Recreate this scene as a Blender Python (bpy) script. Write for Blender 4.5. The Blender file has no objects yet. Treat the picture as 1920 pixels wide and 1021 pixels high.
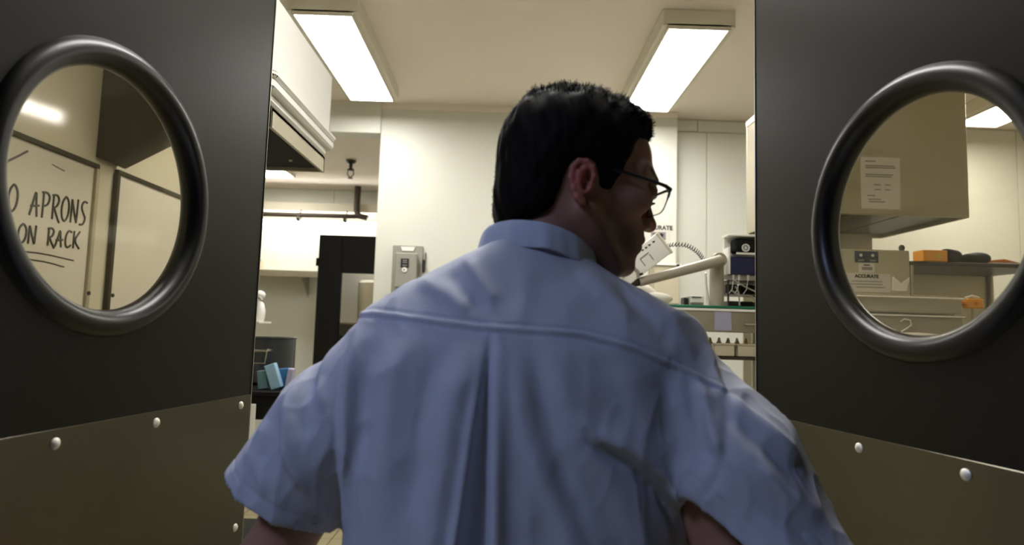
import bpy, bmesh, math, random
import numpy as np
from mathutils import Vector, Matrix, Euler
random.seed(4); np.random.seed(4)
sc = bpy.context.scene
PI = math.pi

# ------------------------------------------------------------------ camera
cam_data = bpy.data.cameras.new('camera'); cam = bpy.data.objects.new('camera', cam_data)
sc.collection.objects.link(cam); sc.camera = cam
cam_data.sensor_width = 36; cam_data.lens = 22.5; cam_data.clip_start = 0.02
cam.matrix_world = (Matrix.Translation((0, 0, 1.40)) @ Matrix.Rotation(math.radians(-.57), 4, 'Z')
                    @ Matrix.Rotation(math.radians(95.02), 4, 'X') @ Matrix.Rotation(math.radians(1.66), 4, 'Z'))
cam_data.dof.use_dof = True; cam_data.dof.focus_distance = 1.5; cam_data.dof.aperture_fstop = 4.0

# ------------------------------------------------------------------ world, exposure
w = bpy.data.worlds.new('world'); sc.world = w; w.use_nodes = True
w.node_tree.nodes['Background'].inputs[0].default_value = (.05, .055, .07, 1)
w.node_tree.nodes['Background'].inputs[1].default_value = 0.3
sc.view_settings.view_transform = 'Standard'; sc.view_settings.look = 'None'
sc.view_settings.exposure = 0.0; sc.view_settings.gamma = 1.0; sc.view_settings.use_curve_mapping = False
KITCHEN_EMIT = 24.0      # ceiling fixtures of the kitchen
PASSAGE_EMIT = 20.0
CORRIDOR_EMIT = 29.0      # cool panel in the corridor behind the camera

# ------------------------------------------------------------------ materials
def lin(h):
    h = h.lstrip('#'); v = [int(h[i:i+2], 16)/255 for i in (0, 2, 4)]
    return tuple((c/12.92 if c <= .04045 else ((c+.055)/1.055)**2.4) for c in v) + (1,)
MATS = {}
def mat(name, col, rough=.5, metal=0, noise=0, nscale=20, bump=0, bscale=200, spec=.5, stretch=None, emit=0, trans=0, sss=0, coat=0, rnoise=0):
    if name in MATS: return MATS[name]
    m = bpy.data.materials.new(name); m.use_nodes = True; nt = m.node_tree; b = nt.nodes['Principled BSDF']
    c = lin(col)
    b.inputs['Base Color'].default_value = c; b.inputs['Roughness'].default_value = rough
    b.inputs['Metallic'].default_value = metal; b.inputs['Specular IOR Level'].default_value = spec
    tc = nt.nodes.new('ShaderNodeTexCoord'); mp = nt.nodes.new('ShaderNodeMapping'); nt.links.new(tc.outputs['Object'], mp.inputs[0])
    if stretch: mp.inputs['Scale'].default_value = stretch
    if noise or rnoise:
        n = nt.nodes.new('ShaderNodeTexNoise'); n.inputs['Scale'].default_value = nscale; n.inputs['Detail'].default_value = 4
        nt.links.new(mp.outputs[0], n.inputs[0])
        if noise:
            r = nt.nodes.new('ShaderNodeMix'); r.data_type = 'RGBA'
            r.inputs[6].default_value = tuple(x*(1-noise) for x in c[:3])+(1,); r.inputs[7].default_value = tuple(min(1, x*(1+noise)) for x in c[:3])+(1,)
            nt.links.new(n.outputs[0], r.inputs[0]); nt.links.new(r.outputs[2], b.inputs['Base Color'])
        if rnoise:
            q = nt.nodes.new('ShaderNodeMapRange'); q.inputs[3].default_value = max(0, rough-rnoise); q.inputs[4].default_value = rough+rnoise
            nt.links.new(n.outputs[0], q.inputs[0]); nt.links.new(q.outputs[0], b.inputs['Roughness'])
    if bump:
        n2 = nt.nodes.new('ShaderNodeTexNoise'); n2.inputs['Scale'].default_value = bscale; n2.inputs['Detail'].default_value = 3
        nt.links.new(mp.outputs[0], n2.inputs[0])
        bp = nt.nodes.new('ShaderNodeBump'); bp.inputs['Strength'].default_value = bump; bp.inputs['Distance'].default_value = .002
        nt.links.new(n2.outputs[0], bp.inputs['Height']); nt.links.new(bp.outputs[0], b.inputs['Normal'])
    if emit:
        b.inputs['Emission Color'].default_value = c; b.inputs['Emission Strength'].default_value = emit
    if trans: b.inputs['Transmission Weight'].default_value = trans
    if sss:
        b.inputs['Subsurface Weight'].default_value = sss; b.inputs['Subsurface Radius'].default_value = (1, .35, .2); b.inputs['Subsurface Scale'].default_value = .006
    if coat: b.inputs['Coat Weight'].default_value = coat; b.inputs['Coat Roughness'].default_value = .2
    MATS[name] = m; return m
def thin_clear(name, tint, gloss=.06, rough=.03, base=None):      # thin sheet: transmits tinted light, reflects by Fresnel
    m = bpy.data.materials.new(name); m.use_nodes = True; nt = m.node_tree; nt.nodes.clear()
    out = nt.nodes.new('ShaderNodeOutputMaterial'); tr = nt.nodes.new('ShaderNodeBsdfTransparent'); gl = nt.nodes.new('ShaderNodeBsdfGlossy')
    tr.inputs[0].default_value = lin(tint); gl.inputs['Roughness'].default_value = rough
    fr = nt.nodes.new('ShaderNodeFresnel'); ge = nt.nodes.new('ShaderNodeNewGeometry'); io = nt.nodes.new('ShaderNodeMapRange')
    io.inputs[3].default_value = 1.45; io.inputs[4].default_value = 1/1.45      # same reflectance on both faces of the sheet
    nt.links.new(ge.outputs['Backfacing'], io.inputs[0]); nt.links.new(io.outputs[0], fr.inputs[0])
    mx = nt.nodes.new('ShaderNodeMixShader'); nt.links.new(fr.outputs[0], mx.inputs[0]); nt.links.new(tr.outputs[0], mx.inputs[1]); nt.links.new(gl.outputs[0], mx.inputs[2])
    last = mx
    if base:
        df = nt.nodes.new('ShaderNodeBsdfDiffuse'); df.inputs[0].default_value = lin(base[0])
        m2 = nt.nodes.new('ShaderNodeMixShader'); m2.inputs[0].default_value = base[1]
        nt.links.new(mx.outputs[0], m2.inputs[1]); nt.links.new(df.outputs[0], m2.inputs[2]); last = m2
    nt.links.new(last.outputs[0], out.inputs[0]); MATS[name] = m; return m

WALL = mat('wall_paint', 'DEDED2', .55, noise=.03, nscale=3, bump=.15, bscale=60)
WALL_L = mat('wall_paint_cream', 'D2CCB6', .6, noise=.05, nscale=3, bump=.15, bscale=60)
CEIL = mat('ceiling_paint', 'F1E7DC', .8, noise=.03, nscale=2, bump=.2, bscale=80)
CORR = mat('corridor_paint', '4E5159', .7, noise=.05, nscale=3)
TILE = mat('quarry_tile', 'A69C7A', .5, noise=.12, nscale=6, bump=.2)
GROUT = mat('tile_grout', '4E4936', .9, noise=.1)
STEEL = mat('brushed_steel', 'B5B1A3', .32, 1, noise=.06, nscale=40, stretch=(1, 1, 14), rnoise=.08)
POT = mat('pot_steel', '4A4C50', .3, .8, noise=.2, nscale=6, stretch=(1, 1, .1))
STEEL_K = mat('kick_plate_steel', '6A675C', .22, 1, noise=.07, nscale=5, rnoise=.07, bump=.03, bscale=6)
STEEL_D = mat('dark_steel', '54524A', .4, 1, noise=.1, nscale=10)
HOOD_S = mat('hood_steel', 'CBC5B2', .4, 1, noise=.06, nscale=3, rnoise=.08)
BLACKP = mat('black_laminate', '13110A', .40, 0, noise=.1, nscale=3, bump=.04, bscale=500, spec=.24)
RUBBER = mat('black_rubber', '050505', .34, 0, noise=.1, nscale=30, spec=.5)
WHITEP = mat('white_plastic', 'F2F1EA', .4, noise=.02)
WHITEE = mat('white_enamel', 'DDD8C6', .45, noise=.02)
GREYP = mat('grey_plastic', '9C9C90', .4, noise=.03)
GREYT = mat('grey_tube_enamel', 'A39D8B', .35, noise=.04)
DARKP = mat('dark_plastic', '22221F', .45, noise=.1)
BLACKM = mat('black_enamel', '0B0B0A', .6, noise=.15, spec=.25)
DUCTM = mat('dark_duct_paint', '3A362B', .6, noise=.1, spec=.3)
LITQ = mat('passage_lamp', 'FFFCF8', .5, emit=42)
BROWNPIPE = mat('brown_pipe', '35291A', .5, noise=.2)
PAPER = mat('paper', 'DAD6CC', .8, noise=.02)
PAPERG = mat('paper_grey_print', '8D8A84', .8, noise=.05)
INK = mat('black_ink', '1A1A1A', .6, noise=.1)
MARKER = mat('black_marker', '38342C', .5, noise=.15)
NAVY = mat('navy_print', '2B3B4A', .5, noise=.05)
BLUE = mat('deep_blue_plastic', '1B2148', .35, noise=.1)
LBLUE = mat('pale_blue_card', '8FB4CC', .6, noise=.05)
MBLUE = mat('blue_card', '2F6E9C', .6, noise=.05)
TEAL = mat('teal_card', '5A7F85', .6, noise=.05)
GREEN = mat('green_edge', '14684A', .5, noise=.1)
LAV = mat('lavender_card', 'A7A7C0', .7, noise=.03)
ORANGE = mat('orange_plastic', 'F2A32B', .45, noise=.05)
ORANGE_D = mat('orange_print', 'D8781C', .5, noise=.05)
YELLOW = mat('yellow_plastic', 'D9B545', .45, noise=.05)
CLOTHW = mat('white_towel', 'E4E0D4', .9, noise=.03, bump=.5, bscale=150)
BBOARD = mat('whiteboard', 'DDD8CA', .35, noise=.03, nscale=4)
FRAMED = mat('dark_metal_and_rail_shade', '3B362A', .45, .6, noise=.1)  # dark metal; on the whiteboard top rails this tone is painted shade
FRAMEL = mat('pale_aluminium', 'B5AE97', .45, .5, noise=.05)
BEIGE = mat('beige_plastic', 'CFC6AB', .5, noise=.03)
LIT = mat('lamp_diffuser', 'FFFCF8', .5, emit=KITCHEN_EMIT)
LITP = mat('tube_lamp', 'FFFCF8', .5, emit=PASSAGE_EMIT)
LITC = mat('cool_lamp_diffuser', 'B6C7FA', .5, emit=CORRIDOR_EMIT)
GLASS = thin_clear('window_acrylic', 'F4F1E8', rough=.06, base=('B0A890', .012))
CLEARP = thin_clear('clear_polycarbonate', 'F0EEE4', rough=.08, base=('E8E4D8', .32))
LENS = thin_clear('spectacle_lens', 'FBFBFB')

# ------------------------------------------------------------------ mesh helpers
COL = sc.collection
def wloc(o):
    v = Vector((0, 0, 0))
    while o: v += o.location; o = o.parent
    return v
class MB:
    def __init__(s): s.bm = bmesh.new(); s.ms = []
    def mi(s, m):
        if m not in s.ms: s.ms.append(m)
        return s.ms.index(m)
    def add(s, b2, m=None, M=None):
        if M is not None: bmesh.ops.transform(b2, matrix=M, verts=b2.verts)
        i = s.mi(m) if m else 0
        for f in b2.faces: f.material_index = i
        me = bpy.data.meshes.new('t'); b2.to_mesh(me); b2.free(); s.bm.from_mesh(me); bpy.data.meshes.remove(me)
        return s
    def box(s, lo, hi, m=None, bev=.002, M=None, seg=1):
        b = bmesh.new(); bmesh.ops.create_cube(b, size=1)
        sz = [hi[i]-lo[i] for i in range(3)]; c = [(hi[i]+lo[i])/2 for i in range(3)]
        for v in b.verts: v.co = Vector([v.co[i]*sz[i]+c[i] for i in range(3)])
        bev = min(bev, min(abs(x) for x in sz)*.3)
        if bev > 1e-5: bmesh.ops.bevel(b, geom=b.edges[:], offset=bev, segments=seg, affect='EDGES', profile=.6)
        return s.add(b, m, M)
    def rbox(s, c, sz, rot, m=None, bev=.002, seg=1):      # rotated box
        M = Matrix.Translation(c) @ Euler(rot).to_matrix().to_4x4()
        return s.box([-x/2 for x in sz], [x/2 for x in sz], m, bev, M, seg)
    def cyl(s, p0, p1, r, m=None, n=20, r2=None, bev=0):
        p0 = Vector(p0); p1 = Vector(p1); d = p1-p0; b = bmesh.new()
        bmesh.ops.create_cone(b, cap_ends=True, segments=n, radius1=r, radius2=r if r2 is None else r2, depth=d.length)
        if bev: bmesh.ops.bevel(b, geom=[e for e in b.edges if len(e.link_faces) == 2 and any(len(f.verts) > 4 for f in e.link_faces)], offset=bev, segments=2, affect='EDGES')
        M = Matrix.Translation((p0+p1)/2) @ d.to_track_quat('Z', 'Y').to_matrix().to_4x4()
        return s.add(b, m, M)
    def sph(s, c, r, m=None, n=16, sc3=(1, 1, 1), rot=(0, 0, 0)):
        b = bmesh.new(); bmesh.ops.create_uvsphere(b, u_segments=n, v_segments=max(6, n//2), radius=r)
        return s.add(b, m, Matrix.Translation(c) @ Euler(rot).to_matrix().to_4x4() @ Matrix.Diagonal((*sc3, 1)))
    def lathe(s, prof, m=None, n=28, M=None, closed=False):    # prof: (r, z)
        b = bmesh.new(); rings = []
        for r, z in prof: rings.append([b.verts.new((r*math.cos(2*PI*k/n), r*math.sin(2*PI*k/n), z)) for k in range(n)])
        L = len(rings)
        for i in range(L if closed else L-1):
            A = rings[i]; B = rings[(i+1) % L]
            for k in range(n): b.faces.new((A[k], A[(k+1) % n], B[(k+1) % n], B[k]))
        if not closed:
            for rr, flip in ((rings[0], True), (rings[-1], False)):
                if (rr[0].co.xy).length > 1e-6: b.faces.new(rr[::-1] if flip else rr)
        bmesh.ops.remove_doubles(b, verts=b.verts, dist=1e-6)
        bmesh.ops.recalc_face_normals(b, faces=b.faces)
        return s.add(b, m, M)
    def tube(s, pts, r, m=None, n=8, cap=True):
        pts = [Vector(p) for p in pts]; b = bmesh.new(); rings = []; up = Vector((0, 0, 1))
        rr = r if hasattr(r, '__len__') else [r]*len(pts); prev = None
        for i, p in enumerate(pts):
            t = (pts[min(i+1, len(pts)-1)]-pts[max(i-1, 0)]).normalized()
            if prev is None: a = t.orthogonal().normalized()
            else: a = (prev - t*prev.dot(t)).normalized()
            prev = a; c = t.cross(a)
            rings.append([b.verts.new(p+(a*math.cos(2*PI*k/n)+c*math.sin(2*PI*k/n))*rr[i]) for k in range(n)])
        for A, B in zip(rings, rings[1:]):
            for k in range(n): b.faces.new((A[k], A[(k+1) % n], B[(k+1) % n], B[k]))
        if cap: b.faces.new(rings[0][::-1]); b.faces.new(rings[-1])
        return s.add(b, m)
    def prism(s, poly, d0, d1, axis, m=None, bev=0):       # 2D polygon extruded along an axis
        def P(a, c, d): return {'y': (a, d, c), 'x': (d, a, c), 'z': (a, c, d)}[axis]
        b = bmesh.new(); A = [b.verts.new(P(x, y, d0)) for x, y in poly]; B = [b.verts.new(P(x, y, d1)) for x, y in poly]
        n = len(poly); b.faces.new(A); b.faces.new(B[::-1])
        for k in range(n): b.faces.new((A[k], B[k], B[(k+1) % n], A[(k+1) % n]))
        bmesh.ops.recalc_face_normals(b, faces=b.faces)
        if bev: bmesh.ops.bevel(b, geom=b.edges[:], offset=bev, segments=1, affect='EDGES')
        return s.add(b, m)
    def build(s, name, m=None, parent=None, local=False, smooth=35):
        if m and m not in s.ms: s.ms = [m]+s.ms if not s.ms else s.ms
        me = bpy.data.meshes.new(name)
        off = wloc(parent) if (parent and not local) else Vector((0, 0, 0))
        if not parent and not local and s.bm.verts:      # origin at the base of a top-level mesh
            xs = [v.co for v in s.bm.verts]
            off = Vector(((min(v.x for v in xs)+max(v.x for v in xs))/2, (min(v.y for v in xs)+max(v.y for v in xs))/2, min(v.z for v in xs)))
        for v in s.bm.verts: v.co -= off
        s.bm.to_mesh(me); s.bm.free()
        for x in s.ms: me.materials.append(x)
        if smooth:
            me.polygons.foreach_set('use_smooth', [True]*len(me.polygons)); me.set_sharp_from_angle(angle=math.radians(smooth))
        o = bpy.data.objects.new(name, me); COL.objects.link(o)
        if parent: o.parent = parent
        elif not local: o.location = off
        return o
def tag(o, label=None, cat=None, group=None, kind=None):
    if label: o['label'] = label
    if cat: o['category'] = cat
    if group: o['group'] = group
    if kind: o['kind'] = kind
    return o
def thing(name, label, cat, loc=(0, 0, 0), rz=0, group=None):
    o = bpy.data.objects.new(name, None); COL.objects.link(o); o.location = loc; o.rotation_euler = (0, 0, rz)
    o.empty_display_size = .05
    return tag(o, label, cat, group)
def box_obj(name, lo, hi, m, parent=None, bev=.002, kind=None, label=None, cat=None, seg=1):
    return tag(MB().box(lo, hi, m, bev, seg=seg).build(name, m, parent), label, cat, None, kind)
def text_obj(name, s, size, M, m, parent, depth=.0008, bold=0):
    cu = bpy.data.curves.new(name, 'FONT'); cu.body = s; cu.size = size; cu.extrude = depth; cu.align_x = 'CENTER'; cu.align_y = 'CENTER'
    cu.offset = bold; cu.resolution_u = 3
    t = bpy.data.objects.new('tmp', cu); COL.objects.link(t)
    me = bpy.data.meshes.new_from_object(t.evaluated_get(bpy.context.evaluated_depsgraph_get())); bpy.data.objects.remove(t)
    me.transform(Matrix.Translation(-wloc(parent)) @ M if parent else M); me.materials.clear(); me.materials.append(m)
    o = bpy.data.objects.new(name, me); COL.objects.link(o); o.parent = parent
    return o
S = 'structure'

# ------------------------------------------------------------------ the setting
floor = box_obj('floor', (-3.3, -3.2, -.12), (4.5, 6.7, -.006), GROUT, kind=S, bev=0)
ts = .155
first = None; MBs = MB()
tb = bmesh.new()
for ix in range(-21, 29):
    for iy in range(-20, 43):
        x = ix*ts; y = iy*ts
        if x < -3.2 or y > 6.3 or x > 4.2: continue
        if -1.86 < x < -.5 and 3.6 < y < 5.8:
            if first is None:
                t = MB().box((x+.003, y+.003, -.006), (x+ts-.003, y+ts-.003, 0), TILE, .0015).build('floor_tile', TILE, floor)
                first = (t, x, y)
            else:
                c = first[0].copy(); COL.objects.link(c); c.location = first[0].location + Vector((x-first[1], y-first[2], 0))
        else:
            v = [tb.verts.new(q) for q in ((x+.003, y+.003, 0), (x+ts-.003, y+.003, 0), (x+ts-.003, y+ts-.003, 0), (x+.003, y+ts-.003, 0))]
            tb.faces.new(v)
m_ = MB(); m_.add(tb, TILE); tag(m_.build('floor_tiles', TILE, floor, smooth=0), 'field of small beige quarry tiles', kind='stuff')

box_obj('ceiling', (-2.1, .5, 3.0), (4.4, 5.1, 3.12), CEIL, kind=S, bev=0)
box_obj('wall_back', (-.93, 4.52, 0), (1.215, 5.1, 3.0), WALL, kind=S, bev=.004)
box_obj('trim_2', (-.93, 4.512, 2.955), (1.215, 4.52, 3.0), CEIL, kind=S, bev=.001)
# recess on the right: backing wall with wall panels proud of it
wr = box_obj('wall_back_right', (1.215, 4.665, 0), (4.3, 5.1, 3.0), WALL_L, kind=S, bev=0)
pan = [(1.222, 1.40, 2.905, 2.99), (1.404, 2.60, 2.905, 2.99), (1.222, 1.468, 0.02, 2.900), (1.473, 2.64, 0.02, 2.900), (2.645, 3.80, 0.02, 2.99), (3.805, 4.29, 0.02, 2.99)]
for i, (a, b_, c, d) in enumerate(pan): box_obj('wall_panel', (a, 4.655, c), (b_, 4.665, d), WALL, wr, .0015)
box_obj('wall_right', (4.3, .5, 0), (4.42, 5.1, 3.0), WALL, kind=S, bev=0)
box_obj('wall_left', (-2.12, .5, 0), (-2.0, 4.38, 3.0), WALL_L, kind=S, bev=.003)
box_obj('wall_left_return', (-3.3, 4.38, 0), (-2.0, 4.50, 3.12), WALL_L, kind=S, bev=.003)
# passage beyond
box_obj('trim_1', (-3.2, 4.50, 2.77), (-.93, 4.64, 3.12), WALL, kind=S, bev=.003)         # bulkhead
box_obj('ceiling_passage', (-3.3, 4.64, 2.77), (-.93, 6.6, 2.90), CEIL, kind=S, bev=0)
wp = box_obj('wall_passage_back', (-3.3, 6.53, 0), (-.8, 6.65, 2.77), WALL_L, kind=S, bev=0)
for a, b_, c, d in ((-3.19, -1.792, 0.02, 2.765), (-1.788, -.84, 0.02, 2.765)): box_obj('wall_panel', (a, 6.52, c), (b_, 6.53, d), WALL, wp, .0015)
box_obj('wall_passage_right', (-.93, 5.1, 0), (-.80, 6.6, 2.9), WALL, kind=S, bev=0)
box_obj('wall_passage_left', (-3.3, 4.50, 0), (-3.2, 6.6, 2.9), WALL_L, kind=S, bev=0)
# partition with the doorway (its kitchen side is at y .66)
wf = MB(); wf.box((-2.1, .50, 0), (-.70, .64, 3.0), WALL, 0); wf.box((.76, .50, 0), (4.4, .64, 3.0), WALL, 0); wf.box((-.70, .50, 2.27), (.76, .64, 3.0), WALL, 0)
tag(wf.build('wall_front', WALL), kind=S)
fr = MB(); fr.box((-.70, .49, 0), (-.655, .65, 2.27), STEEL_D, .002); fr.box((.70, .49, 0), (.76, .65, 2.27), STEEL_D, .002); fr.box((-.655, .49, 2.225), (.70, .65, 2.27), STEEL_D, .002)
tag(fr.build('trim_3', STEEL_D), kind=S)
# corridor behind the camera
box_obj('wall_corridor_left', (-1.7, -3.0, 0), (-1.6, .5, 2.7), CORR, kind=S, bev=0)
box_obj('wall_corridor_right', (1.6, -3.0, 0), (1.7, .5, 2.7), CORR, kind=S, bev=0)
box_obj('wall_corridor_back', (-1.7, -3.1, 0), (1.7, -3.0, 2.7), CORR, kind=S, bev=0)
box_obj('ceiling_corridor', (-1.7, -3.1, 2.7), (1.7, .5, 2.8), CORR, kind=S, bev=0)

# ------------------------------------------------------------------ doors
def make_door(n, P, Q, flip, L, uc, zc, rad, screws):
    # P: free edge on the seen face, Q: a point towards the hinge
    P = Vector((*P, 0)); Q = Vector((*Q, 0)); d = (P-Q).normalized(); hinge = P-d*L
    nrm = Vector((-d.y, d.x, 0))*(-1 if flip else 1)       # towards the opening
    # local frame: x along door, y = -normal (into the slab), z up; build in world through this matrix
    M = Matrix(((d.x, -nrm.x, 0, hinge.x), (d.y, -nrm.y, 0, hinge.y), (0, 0, 1, 0), (0, 0, 0, 1)))
    root = tag(bpy.data.objects.new('door_%d' % n, None), kind=S); COL.objects.link(root); root.location = hinge
    T = .024; ztop = 2.19; zb = .012; cx = L-uc
    def B(mb, name, m, parent=root):
        bmesh.ops.transform(mb.bm, matrix=M, verts=mb.bm.verts)
        bmesh.ops.recalc_face_normals(mb.bm, faces=mb.bm.faces)
        return mb.build(name, m, parent)
    N = 96; b = bmesh.new(); rings = {}
    for y in (0, T):
        inn = []; out = []
        for k in range(N):
            a = 2*PI*k/N; c, s_ = math.cos(a), math.sin(a); inn.append(b.verts.new((cx+rad*c, y, zc+rad*s_)))
            tx = ((L-cx) if c > 0 else cx)/max(abs(c), 1e-9); tz = ((ztop-zc) if s_ > 0 else (zc-zb))/max(abs(s_), 1e-9); t = min(tx, tz)
            out.append(b.verts.new((cx+t*c, y, zc+t*s_)))
        rings[y] = (inn, out)
        corners = [(0, zb), (L, zb), (0, ztop), (L, ztop)]
        for q in corners:      # snap nearest outer vertex to the corner
            v = min(out, key=lambda v: (v.co.x-q[0])**2+(v.co.z-q[1])**2); v.co.x, v.co.z = q
    for k in range(N):
        k2 = (k+1) % N
        b.faces.new((rings[0][0][k], rings[0][0][k2], rings[0][1][k2], rings[0][1][k]))
        b.faces.new((rings[T][0][k2], rings[T][0][k], rings[T][1][k], rings[T][1][k2]))
        b.faces.new((rings[0][0][k2], rings[0][0][k], rings[T][0][k], rings[T][0][k2]))
        b.faces.new((rings[0][1][k], rings[0][1][k2], rings[T][1][k2], rings[T][1][k]))
    mb = MB(); mb.add(b, BLACKP); B(mb, 'door_panel', BLACKP)
    # gasket ring, round section standing proud of both faces
    mb = MB(); ro = rad+.041; pr = []
    for k in range(14):
        a = 2*PI*k/14; pr.append(((rad+ro)/2-.004+(ro-rad)/2*math.cos(a)*1.06, T/2+(.0235)*math.sin(a)))
    mb.lathe(pr, RUBBER, 96, Matrix.Translation((cx, 0, zc)) @ Matrix.Rotation(-PI/2, 4, 'X') @ Matrix.Scale(1, 4), closed=True)
    ring = B(mb, 'window_gasket', RUBBER)
    mb = MB(); mb.lathe([(0, T/2-.0015), (rad-.002, T/2-.0015), (rad-.002, T/2+.0015), (0, T/2+.0015)], GLASS, 64, Matrix.Translation((cx, 0, zc)) @ Matrix.Rotation(-PI/2, 4, 'X'))
    B(mb, 'window_pane', GLASS, ring)
    for y0, y1 in ((-.0016, -.0001), (T+.0001, T+.0016)):
        mb = MB(); mb.box((.004, y0, .03), (L-.001, y1, 1.25), STEEL_K, .0005); kp = B(mb, 'kick_plate', STEEL_K)
        if y0 < 0: kp0 = kp
    for u, z in screws:
        mb = MB(); mb.lathe([(0, 0), (.0080, 0), (.0078, .0012), (.005, .0036), (0, .0046)], STEEL_S, 14, Matrix.Translation((L-u, -.0016, z)) @ Matrix.Rotation(PI/2, 4, 'X'))
        B(mb, 'screw', STEEL_S, kp0)
    mb = MB(); mb.box((L-.0005, -.0018, .02), (L+.0016, T+.0018, ztop-.01), STEEL, .0005); B(mb, 'edge_guard', STEEL)
    for z in (.25, 1.1, 1.95):
        mb = MB(); mb.cyl((-.010, T/2, z-.06), (-.010, T/2, z+.06), .009, STEEL_D, 14, bev=.001); mb.box((-.008, T/2-.002, z-.055), (.03, T/2+.002, z+.055), STEEL_D, .0005)
        B(mb, 'hinge', STEEL_D)
    return M, L
STEEL_S = mat('screw_steel', 'F1EFE6', .45, .6)
make_door(1, (-.521, 1.351), (-.604, .795), True, .68, .565-.157, 1.588, .183, [(.038, 1.231), (.287, 1.231), (.483, 1.231), (.62, 1.231), (.03, .99), (.03, .75), (.3, .06), (.05, .06), (.6, .06), (.63, .75)])
make_door(2, (.504, 1.277), (.614, .759), False, .66, .530-.150, 1.580, .178, [(.04, 1.231), (.272, 1.231), (.455, 1.231), (.60, 1.231), (.03, .75), (.3, .06), (.05, .06), (.6, .06), (.61, .75)])

# ------------------------------------------------------------------ ceiling lights of the kitchen
def fixture(x0, x1, y0, y1, label):
    t = thing('ceiling_light', label, 'ceiling light', ((x0+x1)/2, (y0+y1)/2, 2.9), group='surface mounted fluorescent fixtures')
    hb = MB(); e = .035
    hb.box((x0-e, y0-.012, 2.912), (x1+e, y1+.012, 3.0), WHITEE, .004)
    hb.box((x0-.012, y0-.012, 2.9), (x0, y1+.012, 2.925), WHITEE, .001); hb.box((x1, y0-.012, 2.9), (x1+.012, y1+.012, 2.925), WHITEE, .001)
    hb.box((x0, y0-.012, 2.9), (x1, y0, 2.925), WHITEE, .001); hb.box((x0, y1, 2.9), (x1, y1+.012, 2.925), WHITEE, .001)
    hb.build('housing', WHITEE, t)
    MB().box((x0+.001, y0+.001, 2.902), (x1-.001, y1-.001, 2.911), LIT, .001).build('diffuser', LIT, t)
fixture(-1.075, -.795, 3.028, 4.205, 'fluorescent ceiling light on the left, over the hood and white box')
fixture(.775, 1.067, 3.045, 4.232, 'fluorescent ceiling light above the man\'s forehead, right of centre')
fixture(-.15, .15, 1.05, 2.20, 'added unseen fluorescent light just inside the doorway, above the man')  # extra fixture out of view, added to brighten the left wall and shoulders
fixture(3.10, 3.40, 3.15, 4.33, 'fluorescent ceiling light seen through the right door\'s round window')
tcl = thing('ceiling_light', 'cool ceiling light in the dim corridor behind the viewer', 'ceiling light', (-1.15, -.37, 2.6))
MB().box((-1.40, -.62, 2.62), (-.90, -.12, 2.70), WHITEE, .004).build('housing', WHITEE, tcl)
MB().box((-1.37, -.59, 2.612), (-.93, -.15, 2.62), LITC, .001).build('diffuser', LITC, tcl)

# ------------------------------------------------------------------ left: extractor hood and white box
h = thing('extractor_hood', 'steel extractor hood with black underside at upper left behind the door', 'hood', (-.93, 2.46, 2.05))
m_ = MB()
for lo, hi in (((-.812, 2.10, 2.05), (-.80, 2.735, 2.118)), ((-1.10, 2.723, 2.05), (-.80, 2.735, 2.118)), ((-1.10, 2.10, 2.05), (-1.088, 2.735, 2.118)), ((-1.10, 2.10, 2.05), (-.80, 2.112, 2.118)), ((-1.10, 2.10, 2.106), (-.80, 2.735, 2.118))):
    m_.box(lo, hi, HOOD_S, .001)
m_.build('canopy', HOOD_S, h)
box_obj('filter_panel', (-1.088, 2.112, 2.066), (-.812, 2.723, 2.074), BLACKM, h)
MB().sph((-.90, 2.6, 2.066), .008, STEEL, 10).build('screw', STEEL, h)
for x in (-1.096,):
    for y in (2.2, 2.65): MB().cyl((x, y, 2.11), (x, y, 3.0), .004, STEEL_D, 8).build('hanger_rod', STEEL_D, h)
h = thing('storage_box', 'long white plastic box with rounded double rim on top of the steel hood', 'box', (-.93, 2.5, 2.12))
def rim_prism(mb, x0, x1, y0, y1, z0, z1, r, m):
    b = bmesh.new(); pts = []
    for cx, cy, a0 in ((x1-r, y1-r, 0), (x0+r, y1-r, 90), (x0+r, y0+r, 180), (x1-r, y0+r, 270)):
        for k in range(6):
            a = math.radians(a0+k*18); pts.append((cx+r*math.cos(a), cy+r*math.sin(a)))
    mb.prism(pts, z0, z1, 'z', m, bev=min(.008, (z1-z0)*.35))
m_ = MB(); rim_prism(m_, -1.07, -.785, 2.0, 2.74, 2.20, 2.48, .012, WHITEP); m_.build('box_body', WHITEP, h)
m_ = MB(); rim_prism(m_, -1.085, -.755, 1.99, 2.755, 2.185, 2.21, .03, WHITEP); m_.build('rim', WHITEP, h)
m_ = MB(); rim_prism(m_, -1.08, -.765, 1.99, 2.76, 2.15, 2.187, .03, WHITEP); rim_prism(m_, -1.06, -.79, 2.0, 2.74, 2.119, 2.152, .03, WHITEP); m_.build('lid', WHITEP, h)

# wedge shaped dark duct on the left wall, between the whiteboards
h = MB(); h.prism([(-1.999, 2.17), (-1.96, 2.155), (-1.40, 2.47), (-1.40, 2.999), (-1.999, 2.999)], 3.06, 3.24, 'y', DUCTM, .002)
tag(h.build('duct_casing', DUCTM), 'dark steel duct casing with slanted bottom between and above the whiteboards', 'duct')

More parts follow.
